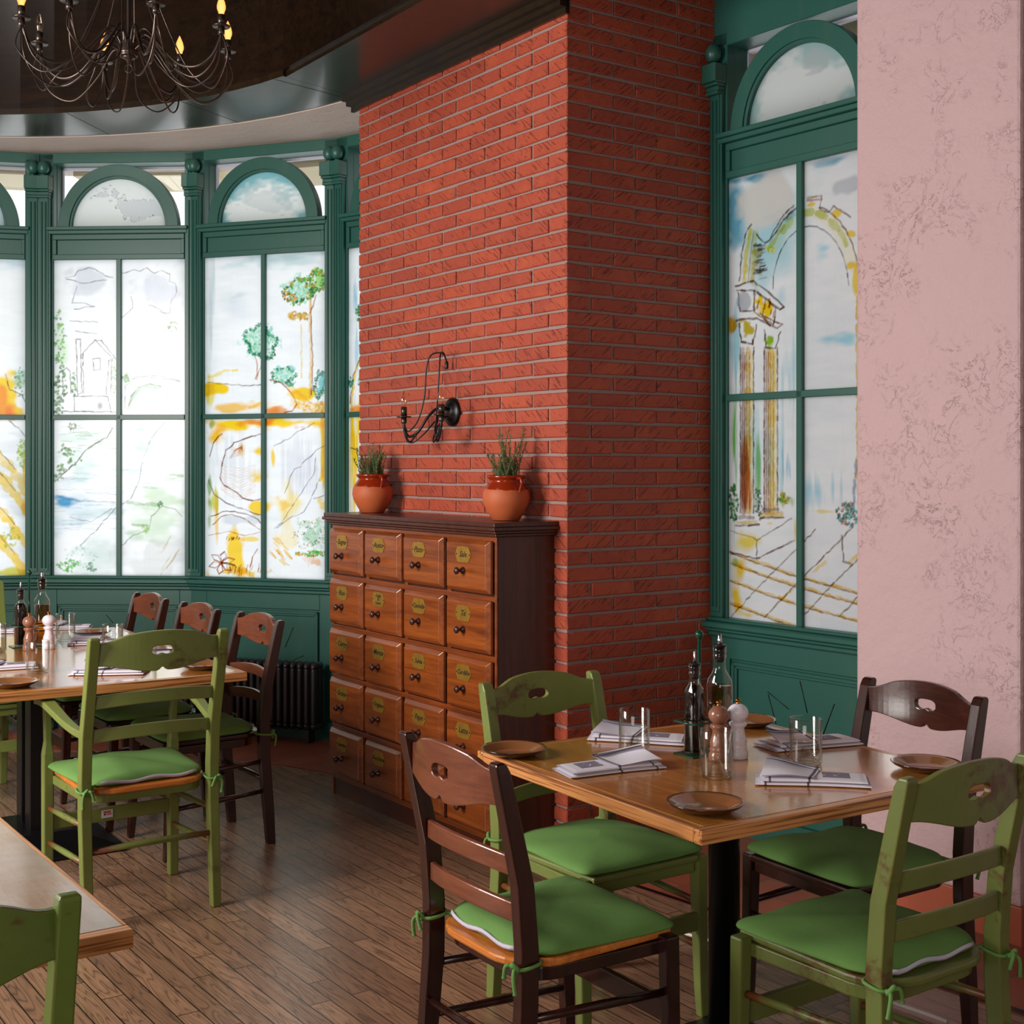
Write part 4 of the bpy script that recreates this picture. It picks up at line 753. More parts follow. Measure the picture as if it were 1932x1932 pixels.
# ---------------------------------------------------------------- potted rosemary
def rosemary(seed, loc, label, tall):
    rs = random.Random(seed); t = empty('potted_rosemary', loc, R(-40) + rs.uniform(-.2, .2), label=label, cat='plant', group='rosemary pots on the cabinet')
    MB().lathe([(0.05, 0), (0.054, 0.002), (0.072, 0.03), (0.088, 0.06), (0.0935, 0.085), (0.091, 0.11), (0.082, 0.13), (0.070, 0.146), (0.065, 0.153), (0.067, 0.160), (0.075, 0.167), (0.0765, 0.173), (0.073, 0.177), (0.067, 0.172), (0.062, 0.160), (0.060, 0.145)], 40).build('pot', M['pot'], t)
    for a in (R(-12), R(168)):
        u = Vector((math.cos(a), math.sin(a), 0)); MB().tube(smooth([u * 0.070 + Vector((0, 0, .165)), u * 0.092 + Vector((0, 0, .164)), u * 0.100 + Vector((0, 0, .148)), u * 0.093 + Vector((0, 0, .124)), u * 0.086 + Vector((0, 0, .116))]), 0.0062, 8).build('handle', M['pot'], t)
    MB().lathe([(0.001, 0.158), (0.062, 0.156), (0.061, 0.145)], 24).build('soil', M['soil'], t)
    st, lf = MB(), MB()
    for k in range(40):
        a = rs.uniform(0, 6.28); r0 = rs.uniform(0, .05); h = rs.uniform(.05, .12) + (rs.random() < .28) * tall
        p = Vector((r0 * math.cos(a), r0 * math.sin(a), .15)); dv = Vector((math.cos(a) * rs.uniform(0, .35), math.sin(a) * rs.uniform(0, .35), 1)); P = [p]
        for i in range(6): dv += Vector((rs.uniform(-.16, .16), rs.uniform(-.16, .16), 0)); P.append(P[-1] + dv.normalized() * h / 6)
        S = smooth(P, 4); st.tube(S, 0.0013, 5)
        for i, q in enumerate(S[2:]):
            for _ in range(4):
                b = rs.uniform(0, 6.28); ln = rs.uniform(.012, .024); dr_ = Vector((math.cos(b), math.sin(b), rs.uniform(.2, 1.1))).normalized(); sd = Vector((-math.sin(b), math.cos(b), 0)) * 0.0016
                e = q + dr_ * ln; m_ = q + dr_ * ln * .5 + Vector((0, 0, .0015)); lf.add([q - sd * .5, q + sd * .5, m_ + sd, e, m_ - sd], [(0, 1, 2, 3, 4)])
    st.build('stems', M['stem'], t); lf.build('needles', M['leaf'], t); return t
def ontop(u, off): k = (u - 966) / FX; r = off / (k * B.x + B.y); return Vector((k * r, r, 1.2908))
rosemary(4, ontop(703, 2.965), 'rosemary in a squat terracotta pot at the left end of the drawer cabinet', 0.05)
rosemary(9, ontop(955, 2.965), 'taller rosemary in a terracotta pot at the right end of the drawer cabinet', 0.10)
# ---------------------------------------------------------------- candle bulbs, sconce, chandelier
def bulb_mb(z=0): return MB().lathe([(0.009, z), (0.011, z + .008), (0.016, z + .022), (0.0165, z + .032), (0.013, z + .048), (0.007, z + .062), (0.0025, z + .072), (0.0005, z + .076)], 18)
def candle(parent, p, lit, k=1.0):
    MB().lathe([(0.003, 0), (0.031, -0.002), (0.033, 0.001), (0.033, 0.0035), (0.029, 0.0025), (0.004, 0.005)], 28, p).build('drip_plate', M['iron'], parent)
    s = MB().lathe([(0.011, -0.028), (0.0125, -0.026), (0.0125, 0)], 16, p).lathe([(0.0135, 0.004), (0.0135, 0.044), (0.008, 0.045)], 18, p); s.build('candle_sleeve', M['iron'], parent)
    b = bulb_mb(); b.v = [(x + p[0], y + p[1], z + p[2] + 0.044) for x, y, z in b.v]; bo = b.build('bulb', M['bulblit'] if lit else M['bulb'], parent)
    if not lit:
        P = [(p[0] + 0.005 * math.sin(i * 2.1), p[1], p[2] + 0.052 + i * 0.004) for i in range(7)]; MB().tube(P, 0.0006, 5).build('filament', M['filoff'], bo)
k0 = (858 - 966) / FX; tt = (CORNER.x - k0 * CORNER.y) / (-A.x + k0 * A.y); SP = CORNER + A * tt - B * 0.011
sc = empty('wall_sconce', (SP.x, SP.y, 0), math.atan2(-A.y, -A.x), label='black twin-candle wall sconce with wire arms on the brick wall', cat='wall lamp')
T = Matrix.Translation((0, 0, 1.738)) @ Matrix.Rotation(R(90), 4, 'X')
MB().lathe([(0.063, 0), (0.063, 0.006), (0.055, 0.014), (0.038, 0.018), (0.036, 0.026), (0.015, 0.030), (0.001, 0.031)], 36, T=T).build('back_plate', M['black'], sc)
wr = MB()
for sx in (-1, 1):
    c = Vector((sx * 0.155, -0.154, 1.70)); candle(sc, (c.x, c.y, 1.718), False)
    for q, rr in ((0.0, .0062), (0.008, .0042)):
        wr.tube(smooth([(c.x, c.y, 1.695), (c.x * .97, c.y, 1.665 - q * 2), (c.x * .75, c.y * .97, 1.632 - q * 3), (c.x * .45, -.13, 1.655), (c.x * .28, -.10, 1.715), (c.x * .15, -.06, 1.755), (0, -.02, 1.745)]), rr, 8)
    wr.tube(smooth([(c.x, c.y, 1.69), (c.x * .95, c.y, 1.65), (c.x * .6, c.y, 1.605), (c.x * .3, -.12, 1.64), (c.x * .15, -.07, 1.70), (0, -.02, 1.725)]), 0.0034, 6)
    wr.tube(smooth([(c.x * .98, c.y, 1.69), (c.x * .8, -.15, 1.655), (c.x * .5, -.13, 1.70), (c.x * .36, -.11, 1.80), (c.x * .34, -.10, 1.93), (c.x * .25, -.085, 1.985), (c.x * .04, -.05, 1.992), (0, -.03, 1.955)]), 0.0032, 6)
wr.build('wire_arm', M['black'], sc)
MB().lathe([(0.006, 1.925), (0.0075, 1.93), (0.0075, 1.952), (0.004, 1.958)], 14, (0, -0.03, 0)).build('hook_cap', M['black'], sc)
CH = Vector((-1.447, 5.0, 0))
ch = empty('chandelier', (CH.x, CH.y, 0), 0, label='dark wire chandelier with candle bulbs hanging above the left table', cat='chandelier')
MB().lathe([(0.008, 3.10), (0.03, 3.045), (0.034, 3.052), (0.034, 3.056)] + [(0.034 + 0.0025 * (i % 2), 3.06 + i * .004) for i in range(12)] + [(0.02, 3.112), (0.009, 3.12), (0.007, 3.16), (0.007, 3.99)], 24).build('central_stem', M['iron'], ch)
MB().lathe([(0.001, 3.02), (0.006, 3.024), (0.008, 3.032), (0.018, 3.04), (0.03, 3.046)], 16).tube([(0.013 * math.cos(a), 0, 3.003 + 0.016 * math.sin(a)) for a in [i * math.pi / 8 for i in range(16)]], 0.0016, 6, closed=True).build('bottom_ring', M['iron'], ch)
for k in range(8):
    a = R(30 + 45 * k); u = Vector((math.cos(a), math.sin(a), 0)); v = Vector((-u.y, u.x, 0))
    lit = k in (0, 1, 2, 4, 7); Rr = 0.385; zc = 3.128
    candle(ch, (u.x * Rr, u.y * Rr, zc), lit)
    def pp(r, s, z): q = u * r + v * s; return (q.x, q.y, z)
    mb = MB()
    mb.tube(smooth([pp(.03, 0, 3.10), pp(.045, .004, 3.14), pp(.075, .006, 3.145), pp(.13, .004, 3.08), pp(.21, 0, 3.005), pp(.29, -.004, 2.99), pp(.35, 0, 3.03), pp(Rr, 0, 3.10)], 7), 0.0052, 7)
    mb.tube(smooth([pp(.03, .01, 3.09), pp(.06, .012, 3.13), pp(.11, .014, 3.09), pp(.18, .012, 3.00), pp(.27, .012, 2.955), pp(.345, .006, 3.0), pp(Rr - .004, .004, 3.10)], 7), 0.0038, 6)
    mb.tube(smooth([pp(.032, -.01, 3.07), pp(.08, -.02, 3.08), pp(.15, -.03, 2.99), pp(.25, -.03, 2.91), pp(.33, -.015, 2.93), pp(Rr - .01, -.004, 3.0), pp(Rr - .003, 0, 3.10)], 7), 0.0032, 6)
    mb.tube(smooth([pp(Rr, .004, 3.10), pp(Rr + .02, .01, 3.02), pp(.33, .06, 2.93), pp(.25, .10, 2.96), pp(.18, .08, 3.05), pp(.09, .03, 3.30), pp(.03, .005, 3.62), pp(.008, 0, 3.75)], 7), 0.003, 6)
    mb.build('wire_arm', M['iron'], ch)
MB().lathe([(0.05, 3.985), (0.055, 3.99), (0.055, 4.0)], 20).build('ceiling_rose', M['iron'], ch)
# ---------------------------------------------------------------- radiators
def radiator(O, d, x0, x1, label):
    rz = math.atan2(d.y, d.x); t = empty('radiator', O, rz, label=label, cat='radiator', group='radiators below the bay windows')
    n = int((x1 - x0) / 0.042)
    for i in range(n):
        x = x0 + i * 0.042; mb = MB()
        for y in (-0.075, -0.115, -0.15): mb.tube([(x, y, 0.10), (x, y, 0.12), (x, y, 0.40), (x, y, 0.415)], [0.012, 0.015, 0.015, 0.012], 8)
        for z in (0.105, 0.41): mb.tube([(x, -0.06, z), (x, -0.075, z + (.012 if z > .2 else -.012)), (x, -0.15, z + (.012 if z > .2 else -.012)), (x, -0.165, z)], [0.008, 0.019, 0.019, 0.008], 8)
        if i in (1, n - 2): mb.box(x - .012, x + .012, -0.15, -0.075, 0.0, 0.1)
        mb.build('radiator_section', M['radiator'], t)
    MB().tube([(x0, -0.112, 0.41), (x0 + (n - 1) * 0.042, -0.112, 0.41)], 0.012, 8).tube([(x0, -0.112, 0.11), (x0 + (n - 1) * 0.042, -0.112, 0.11)], 0.012, 8).build('header_pipe', M['radiator'], t)
radiator(V2, d2, 0.06, 0.90, 'dark column radiator under the bay window nearest the drawer cabinet')
radiator(V1, d1, 0.05, 0.86, 'dark column radiator behind the long table, under the mill-painted window')
radiator(V0, d0, 0.35, 0.90, 'dark column radiator at the left edge, under the leftmost window')
# thin dark scratches on the wainscots
def scratches(O, d, segs, i):
    mb = MB(); rz = math.atan2(d.y, d.x); nrm = Vector((d.y, -d.x, 0)); Oo = O + nrm * 0.002
    for s in segs:
        L = []
        for u, v in s:
            k = (u - 966) / FX; t = (k * Oo.y - Oo.x) / (d.x - k * d.y); Y = Oo.y + t * d.y; L.append((t, -0.002, 1.5 + (881 - v) * Y / FX))
        mb.tube(L, 0.0016, 5)
    mb.build('trim_%d' % i, M['ink'], None, O, rz, kind='structure')
scratches(RO, dR, [[(1448, 1305), (1488, 1338)], [(1449, 1310), (1464, 1366)], [(1509, 1285), (1523, 1345)], [(1574, 1328), (1553, 1385)]], 9)
scratches(V2, d2, [[(553, 1184), (538, 1221)], [(538, 1252), (573, 1237)], [(470, 1250), (452, 1240)]], 10)
scratches(V1, d1, [[(200, 1160), (214, 1176)]], 11)
# ---------------------------------------------------------------- chairs
def seat_outline(wf, wr, y0, y1, rr=0.10, n=8):
    P = [(-wf / 2, y1 - .015), (-wf / 2 + .012, y1), (wf / 2 - .012, y1), (wf / 2, y1 - .015)]
    for c, a0 in (((wr / 2 - rr + .012, y0 + rr), 8), ((-wr / 2 + rr - .012, y0 + rr), -90)):
        for i in range(n + 1):
            a = R(a0 - (a0 + 90 if a0 > 0 else 82) * i / n) if a0 > 0 else R(-90 - 98 * i / n)
            P.append((c[0] + rr * math.cos(a) * 1.0, c[1] + rr * math.sin(a)))
    return P
def cushion(parent, wf, wr, y0, y1, zs, seed, zipvis=True, tails=1.0):
    rs = random.Random(seed); base = seat_outline(wf, wr, y0, y1, 0.09); n = len(base)
    # resample outline evenly
    L = [Vector((x, y)) for x, y in base]; seg = [(L[(i + 1) % n] - L[i]).length for i in range(n)]; tot = sum(seg); N = 72; out = []
    for k in range(N):
        s = tot * k / N; i = 0
        while s > seg[i]: s -= seg[i]; i += 1
        out.append(L[i].lerp(L[(i + 1) % n], s / seg[i]))
    c = Vector((0, (y0 + y1) / 2)); ph = [rs.uniform(0, 6) for _ in range(4)]
    def wav(p): return 0.004 * math.sin(p.x * 17 + ph[0]) + 0.004 * math.sin(p.y * 19 + ph[1]) + 0.003 * math.sin((p.x + p.y) * 31 + ph[2])
    prof = [(0.02, 1.0), (0.25, 0.99), (0.5, 0.95), (0.7, 0.86), (0.84, 0.70), (0.93, 0.50), (0.985, 0.24), (1.0, 0.02), (0.985, -0.14), (0.9, -0.2), (0.5, -0.2), (0.02, -0.2)]
    rg = []
    for q, h in prof:
        r_ = []
        for p in out:
            e = c + (p - c) * q; z = zs + 0.008 + 0.036 * h + (wav(e) * max(h, 0) if h > 0 else 0) + (0.006 * abs(h) * 0 if h > 0 else 0)
            cor = max(0, abs(e.x) * e.y * 22 - .5) if e.y > 0.05 else 0
            z += 0.010 * min(cor, 1) * (q ** 3)
            r_.append((e.x, e.y, z))
        rg.append(r_)
    cu = MB().rings(rg).build('seat_cushion', M['fabric'], parent, sub=1)
    if zipvis:
        P = [p for p in out if p.y < y0 + 0.055]; P.sort(key=lambda p: p.x)
        P = [p for p in P if abs(p.x) < wr / 2 - 0.03]
        z0 = zs + 0.013; rsn = []
        for i, p in enumerate(P):
            zz = z0 + 0.004 * math.sin(i * 0.9 + ph[3]) ; o_ = 1.012
            rsn.append([(p.x * o_, p.y - .002, zz - .006), (p.x * o_, p.y - .004, zz), (p.x * o_, p.y - .002, zz + .006), (p.x * .97, p.y + .006, zz)])
        MB().rings(rsn, 0, True).build('zip', M['zip'], cu)
    for sx in (-1, 1):
        x = sx * PX[0]; y = PX[1]; z = zs + 0.005 + rs.uniform(-.012, .006); rx, ry = PX[2] / 2 + .004, PX[3] / 2 + .004
        mb = MB().tube([(x + rx * 1.15 * math.cos(a) / max(abs(math.cos(a)), abs(math.sin(a))) ** .6, y + ry * 1.15 * math.sin(a) / max(abs(math.cos(a)), abs(math.sin(a))) ** .6, z + .004 * math.sin(a)) for a in [i * math.pi / 10 for i in range(20)]], 0.0042, 6, closed=True)
        kx = x + sx * rx * .3; ky = y - ry - .008
        mb.tube(smooth([(kx - .008, ky, z - .006), (kx + .002, ky - .008, z + .008), (kx + .009, ky, z), (kx, ky + .004, z - .009), (kx - .008, ky, z)]), 0.0055, 7)
        mb.tube(smooth([(kx, ky, z), (kx + sx * .012, ky - .012, z - .012), (kx + sx * .010 + rs.uniform(-.01, .01), ky - .010, z - .05 * tails)]), [0.0045] * 16 + [0.006], 6)
        mb.tube(smooth([(kx, ky, z), (kx - sx * .012, ky - .014, z + .004), (kx - sx * .024, ky - .012, z - .026 * tails)]), [0.0045] * 16 + [0.006], 6)
        mb.tube(smooth([(sx * (wr / 2 - .03), y0 + .02, z + .004), (x - sx * .004, y + ry, z + .002)]), 0.005, 6)
        mb.build('tie', M['fabric'], cu)
    return cu
PX = (0.195, -0.205, 0.034, 0.042)
def make_chair(name, label, mat, railmat, seatmat, seed, arm=False, group=None, zipvis=True):
    t = empty(name, label=label, cat='chair', group=group); H = 0.955 if arm else 0.885; dz = 0.07 if arm else 0.0
    hw = 0.218 if arm else 0.195; global PX; PX = (hw, -0.205, 0.034, 0.042)
    ty = -0.275 if not arm else -0.30
    for s in (-1, 1):
        secs = [(s * hw, -0.235, 0.0, .030, .034), (s * hw, -0.226, 0.12, .033, .040), (s * hw, -0.206, 0.36, .035, .044), (s * hw, -0.205, 0.48, .035, .044), (s * hw, -0.216, 0.62, .035, .042), (s * hw, ty + .022, H - .10, .034, .038), (s * hw, ty + .004, H - .022, .034, .034), (s * hw, ty - .002, H - .006, .033, .028), (s * hw, ty - .003, H, .028, .018)]
        MB().bar(secs).build('rear_leg', mat, t, bevel=0.005, seg=2)
        fx = s * (hw + .008)
        if not arm: secs = [(fx, 0.196, 0.0, .028, .026), (fx, 0.190, .08, .031, .030), (fx, .182, .3, .034, .036), (fx, .178, .44, .036, .038)]
        else: secs = [(fx, 0.19, 0.0, .034, .034), (fx, .188, .3, .036, .036), (fx, .188, .50, .036, .038), (fx, .188, .545, .024, .026), (fx, .188, .60, .026, .028), (fx + s * .006, .185, .676, .022, .024)]
        MB().bar(secs).build('front_leg', mat, t, bevel=0.005, seg=2)
        for z, n in ((.32, 0), (.20, 1)): MB().tube([(s * (hw + .004), .185, z - .01), (s * (hw + .002), -.0, z), (s * hw, -.215, z + .012)], [.0085, .011, .0085], 10).build('side_stretcher', mat, t)
        if arm:
            rs = []
            for i in range(13):
                q = i / 12; y = -0.225 + q * 0.47; x = s * (hw + .002 + .028 * math.sin(q * 2.6)); qq = max(0, min(1, q / .75)); z = .632 + .058 * qq * qq * (3 - 2 * qq) - .012 * max(0, q - .8) / .2; wd = .024 + .024 * min(1, q * 1.3)
                rs.append([(x - wd / 2, y, z - .015 + .005 * q), (x + wd / 2, y, z - .015 + .005 * q), (x + wd / 2, y, z + .011), (x - wd / 2, y, z + .011)])
            MB().rings(rs, 0, False).build('armrest', mat, t, bevel=0.004, seg=2)
    MB().tube([(-hw, -.222, .25), (0, -.222, .253), (hw, -.222, .25)], [.009, .0115, .009], 10).build('rear_stretcher', mat, t)
    MB().box(-hw - .005, hw + .005, .178, .195, .235, .285).build('front_stretcher', mat, t, bevel=.003)
    if arm:
        for z in (): pass
    # seat rails
    o = seat_outline(2 * hw - .01, 2 * hw - .045, -.195, .19, .09)
    MB().prism(o, .395, .425).build('seat_frame', mat, t, bevel=.003)
    o2 = seat_outline(2 * hw + .03, 2 * hw - .02, -.225, .205, .12); o2 = [(x * .985 if abs(x) > .1 else x, y) for x, y in o2]
    o2 = [(x, y) if not (abs(x) > hw - .028 and y > .15) else (math.copysign(hw - .012, x), y) for x, y in o2]
    MB().prism([(max(-hw + .018 if y < -.16 else -9, min(hw - .018 if y < -.16 else 9, x)), y) for x, y in o2], .427, .446).build('seat', seatmat, t, bevel=.006, seg=2)
    # slats and top rail, bowed towards the rear
    wi = hw - .012
    def yc(z): return -0.216 + (ty + .216) * max(0, (z - .62)) / (H - .62)
    for zc, h_ in ((0.655 + dz * 1.15, .042), (0.555 + dz * .95, .042)):
        xs = [wi * (i / 12 - 1) for i in range(25)]
        MB().board(xs, lambda x: yc(zc) - .032 * (1 - (x / wi) ** 2), lambda x: zc + h_ / 2 + .012 * (1 - (x / wi) ** 2), lambda x: zc - h_ / 2 + .012 * (1 - (x / wi) ** 2), .013).build('back_slat', railmat, t, bevel=.003)
    def sm(q): q = max(0, min(1, q)); return q * q * (3 - 2 * q)
    zt0 = H - .022; zb0 = H - .095
    def top(x): s = abs(x) / wi; return zt0 + .034 * (1 - s ** 2.0) * sm((1.04 - s) / .5)
    def bot(x): s = abs(x) / wi; return zb0 - .024 * sm((.95 - s) / .78) + .013 * math.exp(-(x / .010) ** 2)
    yy = lambda x: yc(H - .06) - .034 * (1 - (x / wi) ** 2)
    sw, shh = .037, .0150; zh = (zt0 + zb0) / 2 + .006
    def ht(x): return zh + shh * math.sqrt(max(0, 1 - (abs(x) / sw) ** 3.2))
    def hb(x): return zh - shh * math.sqrt(max(0, 1 - (abs(x) / sw) ** 3.2)) + .0055 * math.exp(-(x / .009) ** 2)
    L = [-wi + (wi - sw) * i / 9 for i in range(10)]; mid = [-sw * math.cos(math.pi * i / 20) for i in range(21)]; Rr = [-x for x in L[::-1]]
    th = .017; mb = MB()
    mb.board(L, yy, top, bot, th); mb.board(Rr, yy, top, bot, th)
    mb.board(mid, yy, top, ht, th); mb.board(mid, yy, hb, bot, th)
    tr = mb.build('top_rail', railmat, t)
    bm = bmesh.new(); bm.from_mesh(tr.data); bmesh.ops.remove_doubles(bm, verts=bm.verts, dist=1e-5)
    # drop the inner walls left where the pieces meet
    dead = [f for f in bm.faces if all(abs(abs(v.co.x) - sw) < 1e-4 for v in f.verts)]; bmesh.ops.delete(bm, geom=dead, context='FACES_ONLY')
    bm.to_mesh(tr.data); bm.free()
    bv = tr.modifiers.new('bevel', 'BEVEL'); bv.width = .003; bv.segments = 2; bv.limit_method = 'ANGLE'; bv.angle_limit = R(50)
    cushion(t, 2 * hw + .03, 2 * hw - .03, -.195, .205, .446, seed, zipvis)
    return t
def chair_at(t, c, heading, ty=-.278, **k):
    a = R(heading); f = Vector((math.cos(a), math.sin(a), 0)); loc = Vector((c[0], c[1], 0)) - f * ty
    return place(t, loc, a - math.pi / 2, **k)
GC = 'wooden chairs with green cushions'
HA = math.degrees(math.atan2(A.y, A.x)); HB = math.degrees(math.atan2(B.y, B.x))
c = make_chair('dining_chair', 'dark brown chair with orange plywood seat at the near left side of the right table', M['darkchair'], M['railwood'], M['seatorange'], 1, group=GC); chair_at(c, (-.138, 2.921), HB - 1.5)
c = make_chair('dining_chair', 'dark glossy brown chair between the right table and the pink pier', M['darkchair'], M['raildark'], M['darkchair'], 2, group=GC, zipvis=False); chair_at(c, (1.152, 3.715), HB + 180 - 2.5)
c = make_chair('dining_chair', 'worn olive green chair in the bottom right corner of the photo, back to the camera', M['green'], M['green'], M['green'], 3, group=GC); chair_at(c, (.946, 2.74), HA)
c = make_chair('dining_chair', 'olive green chair facing the camera between the right table and the brick pier', M['greenL'], M['greenL'], M['greenL'], 4, group=GC, zipvis=False); chair_at(c, (.083, 3.893), HA + 180)
c = make_chair('dining_chair', 'olive green chair cut off by the bottom left corner of the photo', M['greenD'], M['greenD'], M['greenD'], 5, group=GC); chair_at(c, (-.80, 1.80), HA)
f1 = make_chair('dining_chair', 'dark brown chair on the right side of the long table, nearest the camera of three', M['darkchair'], M['railwood'], M['darkchair'], 6, group=GC); chair_at(f1, (-1.04, 5.472), HB + 180)
f2 = dup(f1); chair_at(f2, (-1.384, 5.887), HB + 180, label='dark brown chair, the middle one of three along the right side of the long table')
f3 = dup(f1); chair_at(f3, (-1.727, 6.342), HB + 180, label='dark brown chair farthest back of three along the right side of the long table')
c = make_chair('armchair', 'olive green armchair with orange plywood seat at the near end of the long table', M['greenL'], M['greenL'], M['seatorange'], 7, True, GC); chair_at(c, (-1.155, 4.35), HA, -.30)
st = MB().box(-0.02, 0.02, .1765, .178, .248, .276).box(-.014, .012, .176, .1766, .266, .272, 1).box(-.012, -.006, .176, .1766, .258, .264, 2).box(-.002, .014, .176, .1766, .259, .263, 1)
st.build('sticker', [M['zip'], plain('red_print', (190, 60, 50), .6), M['ink']], c, loc=(-.02, 0, 0))
c2 = make_chair('armchair', 'pale olive armchair at the far end of the long table, at the left edge', M['greenL'], M['greenL'], M['greenL'], 8, True, GC, zipvis=False); chair_at(c2, (-2.63, 6.21), HA + 180, -.30)
# ---------------------------------------------------------------- tables
def table(label, c, rz, wx, wy, post, top='top', zt=.74, th=.032, es=.028):
    t = empty('dining_table', (c[0], c[1], 0), rz, label=label, cat='table', group='wooden restaurant tables'); e = .028
    MB().box(-wx / 2 + es, wx / 2 - es, -wy / 2 + e, wy / 2 - e, zt - th, zt).build('tabletop', M[top], t)
    for x0, x1, y0, y1 in ((-wx / 2, wx / 2, -wy / 2, -wy / 2 + e), (-wx / 2, wx / 2, wy / 2 - e, wy / 2), (-wx / 2, -wx / 2 + es, -wy / 2 + e, wy / 2 - e), (wx / 2 - es, wx / 2, -wy / 2 + e, wy / 2 - e)):
        if x1 - x0 > y1 - y0: b = MB().box(x0, x1, y0, y1, zt - th, zt - .0003)
        else: b = MB().box(y0, y1, -x1, -x0, zt - th, zt - .0003)
        o = b.build('edge_lipping', M['topedge'], t, bevel=.003)
        if not x1 - x0 > y1 - y0: o.rotation_euler = (0, 0, R(90))
    if post == 'round':
        MB().lathe([(.0405, .03), (.0405, zt - th - .01), (.07, zt - th - .009), (.07, zt - th)], 32).build('pedestal_post', M['black'], t)
        MB().bar([(0, 0, 0, .33, .33), (0, 0, .012, .33, .33), (0, 0, .03, .12, .12)]).build('base_plate', M['black'], t, bevel=.004)
    else:
        for s in (-1, 1): MB().box(-.092, -.008, s * .075 - .042, s * .075 + .042, .05, zt - th).build('pedestal_post', M['black'], t, bevel=.003)
        MB().bar([(-.05, -.03, 0, .56, .58), (-.05, -.03, .015, .56, .58), (-.05, 0, .075, .22, .34)]).build('base_plate', M['black'], t, bevel=.004)
        MB().box(-.25, .25, -.4, .4, zt - th - .03, zt - th).build('top_support', M['black'], t)
    return t
RT = R(31.85); RC = Vector((.545, 3.404, 0))
table('square varnished oak table on a black post, laid for four, on the right', RC, RT, .927, .927, 'round')
rl = R(32.6); bx = Vector((math.cos(rl), math.sin(rl), 0)); ax = Vector((-bx.y, bx.x, 0)); near = Vector((-.98, 4.91, 0))
LC = near - bx * .525 + ax * .83
table('long oak table on twin black posts by the bay windows, on the left', LC, rl, 1.05, 1.66, 'twin')
pb = R(34.9); q = Vector((-.622, 2.18, 0)); C3 = q - B * .45 + A * .6
table('scuffed oak table with nothing on it, cut off by the left edge', C3, math.atan2(B.y, B.x), .9, 1.2, 'round', 'top2', es=.010)
# ---------------------------------------------------------------- tableware
ZT = .7402
def side_plate(label, p, first=[None]):
    if first[0] is None:
        mb = MB().lathe([(.001, .004), (.048, .004), (.052, .006), (.078, .017), (.0855, .021), (.0865, .0195), (.080, .013), (.055, .001), (.047, 0), (.001, .001)], 56)
        first[0] = mb.build('side_plate', M['plate']); o = first[0]
    else: o = dup(first[0])
    return place(o, (p[0], p[1], ZT), 0, label=label, cat='plate', group='brown side plates')
def plates():
    side_plate('brown glazed side plate at the near corner of the right table', on_table(1331, 1514, .757))
    side_plate('brown glazed side plate at the left corner of the right table, beside the green chair', (.004, 3.50))
    side_plate('brown side plate at the right corner of the right table, behind the green chair back', (1.04, 3.33))
    side_plate('brown glazed side plate at the back corner of the right table, behind the white mill', (.69, 3.90))
    side_plate('brown side plate at the near left corner of the long table', on_table(25, 1286, .757))
    side_plate('brown side plate at the near right corner of the long table, behind the armchair post', on_table(384, 1253, .757))
    side_plate('brown side plate near the far end of the long table, behind two glasses', on_table(173, 1191, .757))
plates()
def tumbler(label, p, first=[None]):
    if first[0] is None:
        mb = MB().lathe([(.001, .036), (.008, .034), (.014, .022), (.024, .006), (.031, .001), (.036, 0), (.040, .004), (.0415, .012), (.0412, .060), (.0412, .1155), (.0402, .117), (.0388, .1155), (.0388, .014), (.034, .007), (.028, .008), (.018, .024), (.010, .039), (.001, .041)], 48, cap=True)
        first[0] = mb.build('tumbler', M['glass']); o = first[0]
    else: o = dup(first[0])
    return place(o, (p[0], p[1], ZT), 0, label=label, cat='glass', group='cut-down bottle tumblers')
for lb, p in (('empty glass tumbler in front of the brown mill on the right table', on_table(1351.6, 1466)),
              ('empty glass tumbler beside the pink pier, between two napkins on the right table', on_table(1520, 1441)),
              ('empty glass tumbler behind the left napkin on the right table, before the brick pier', on_table(1196.7, 1421)),
              ('empty tumbler in front of the two mills on the long table', on_table(71.6, 1269)),
              ('empty tumbler right of the white mill on the long table', on_table(123.4, 1208)),
              ('empty tumbler seen just above the armchair top rail on the long table', on_table(212.5, 1232)),
              ('empty tumbler seen under the armchair top rail on the long table', on_table(274.5, 1256)),
              ('empty tumbler cut off by the left edge of the photo, on the long table', on_table(-8, 1231))): tumbler(lb, p)
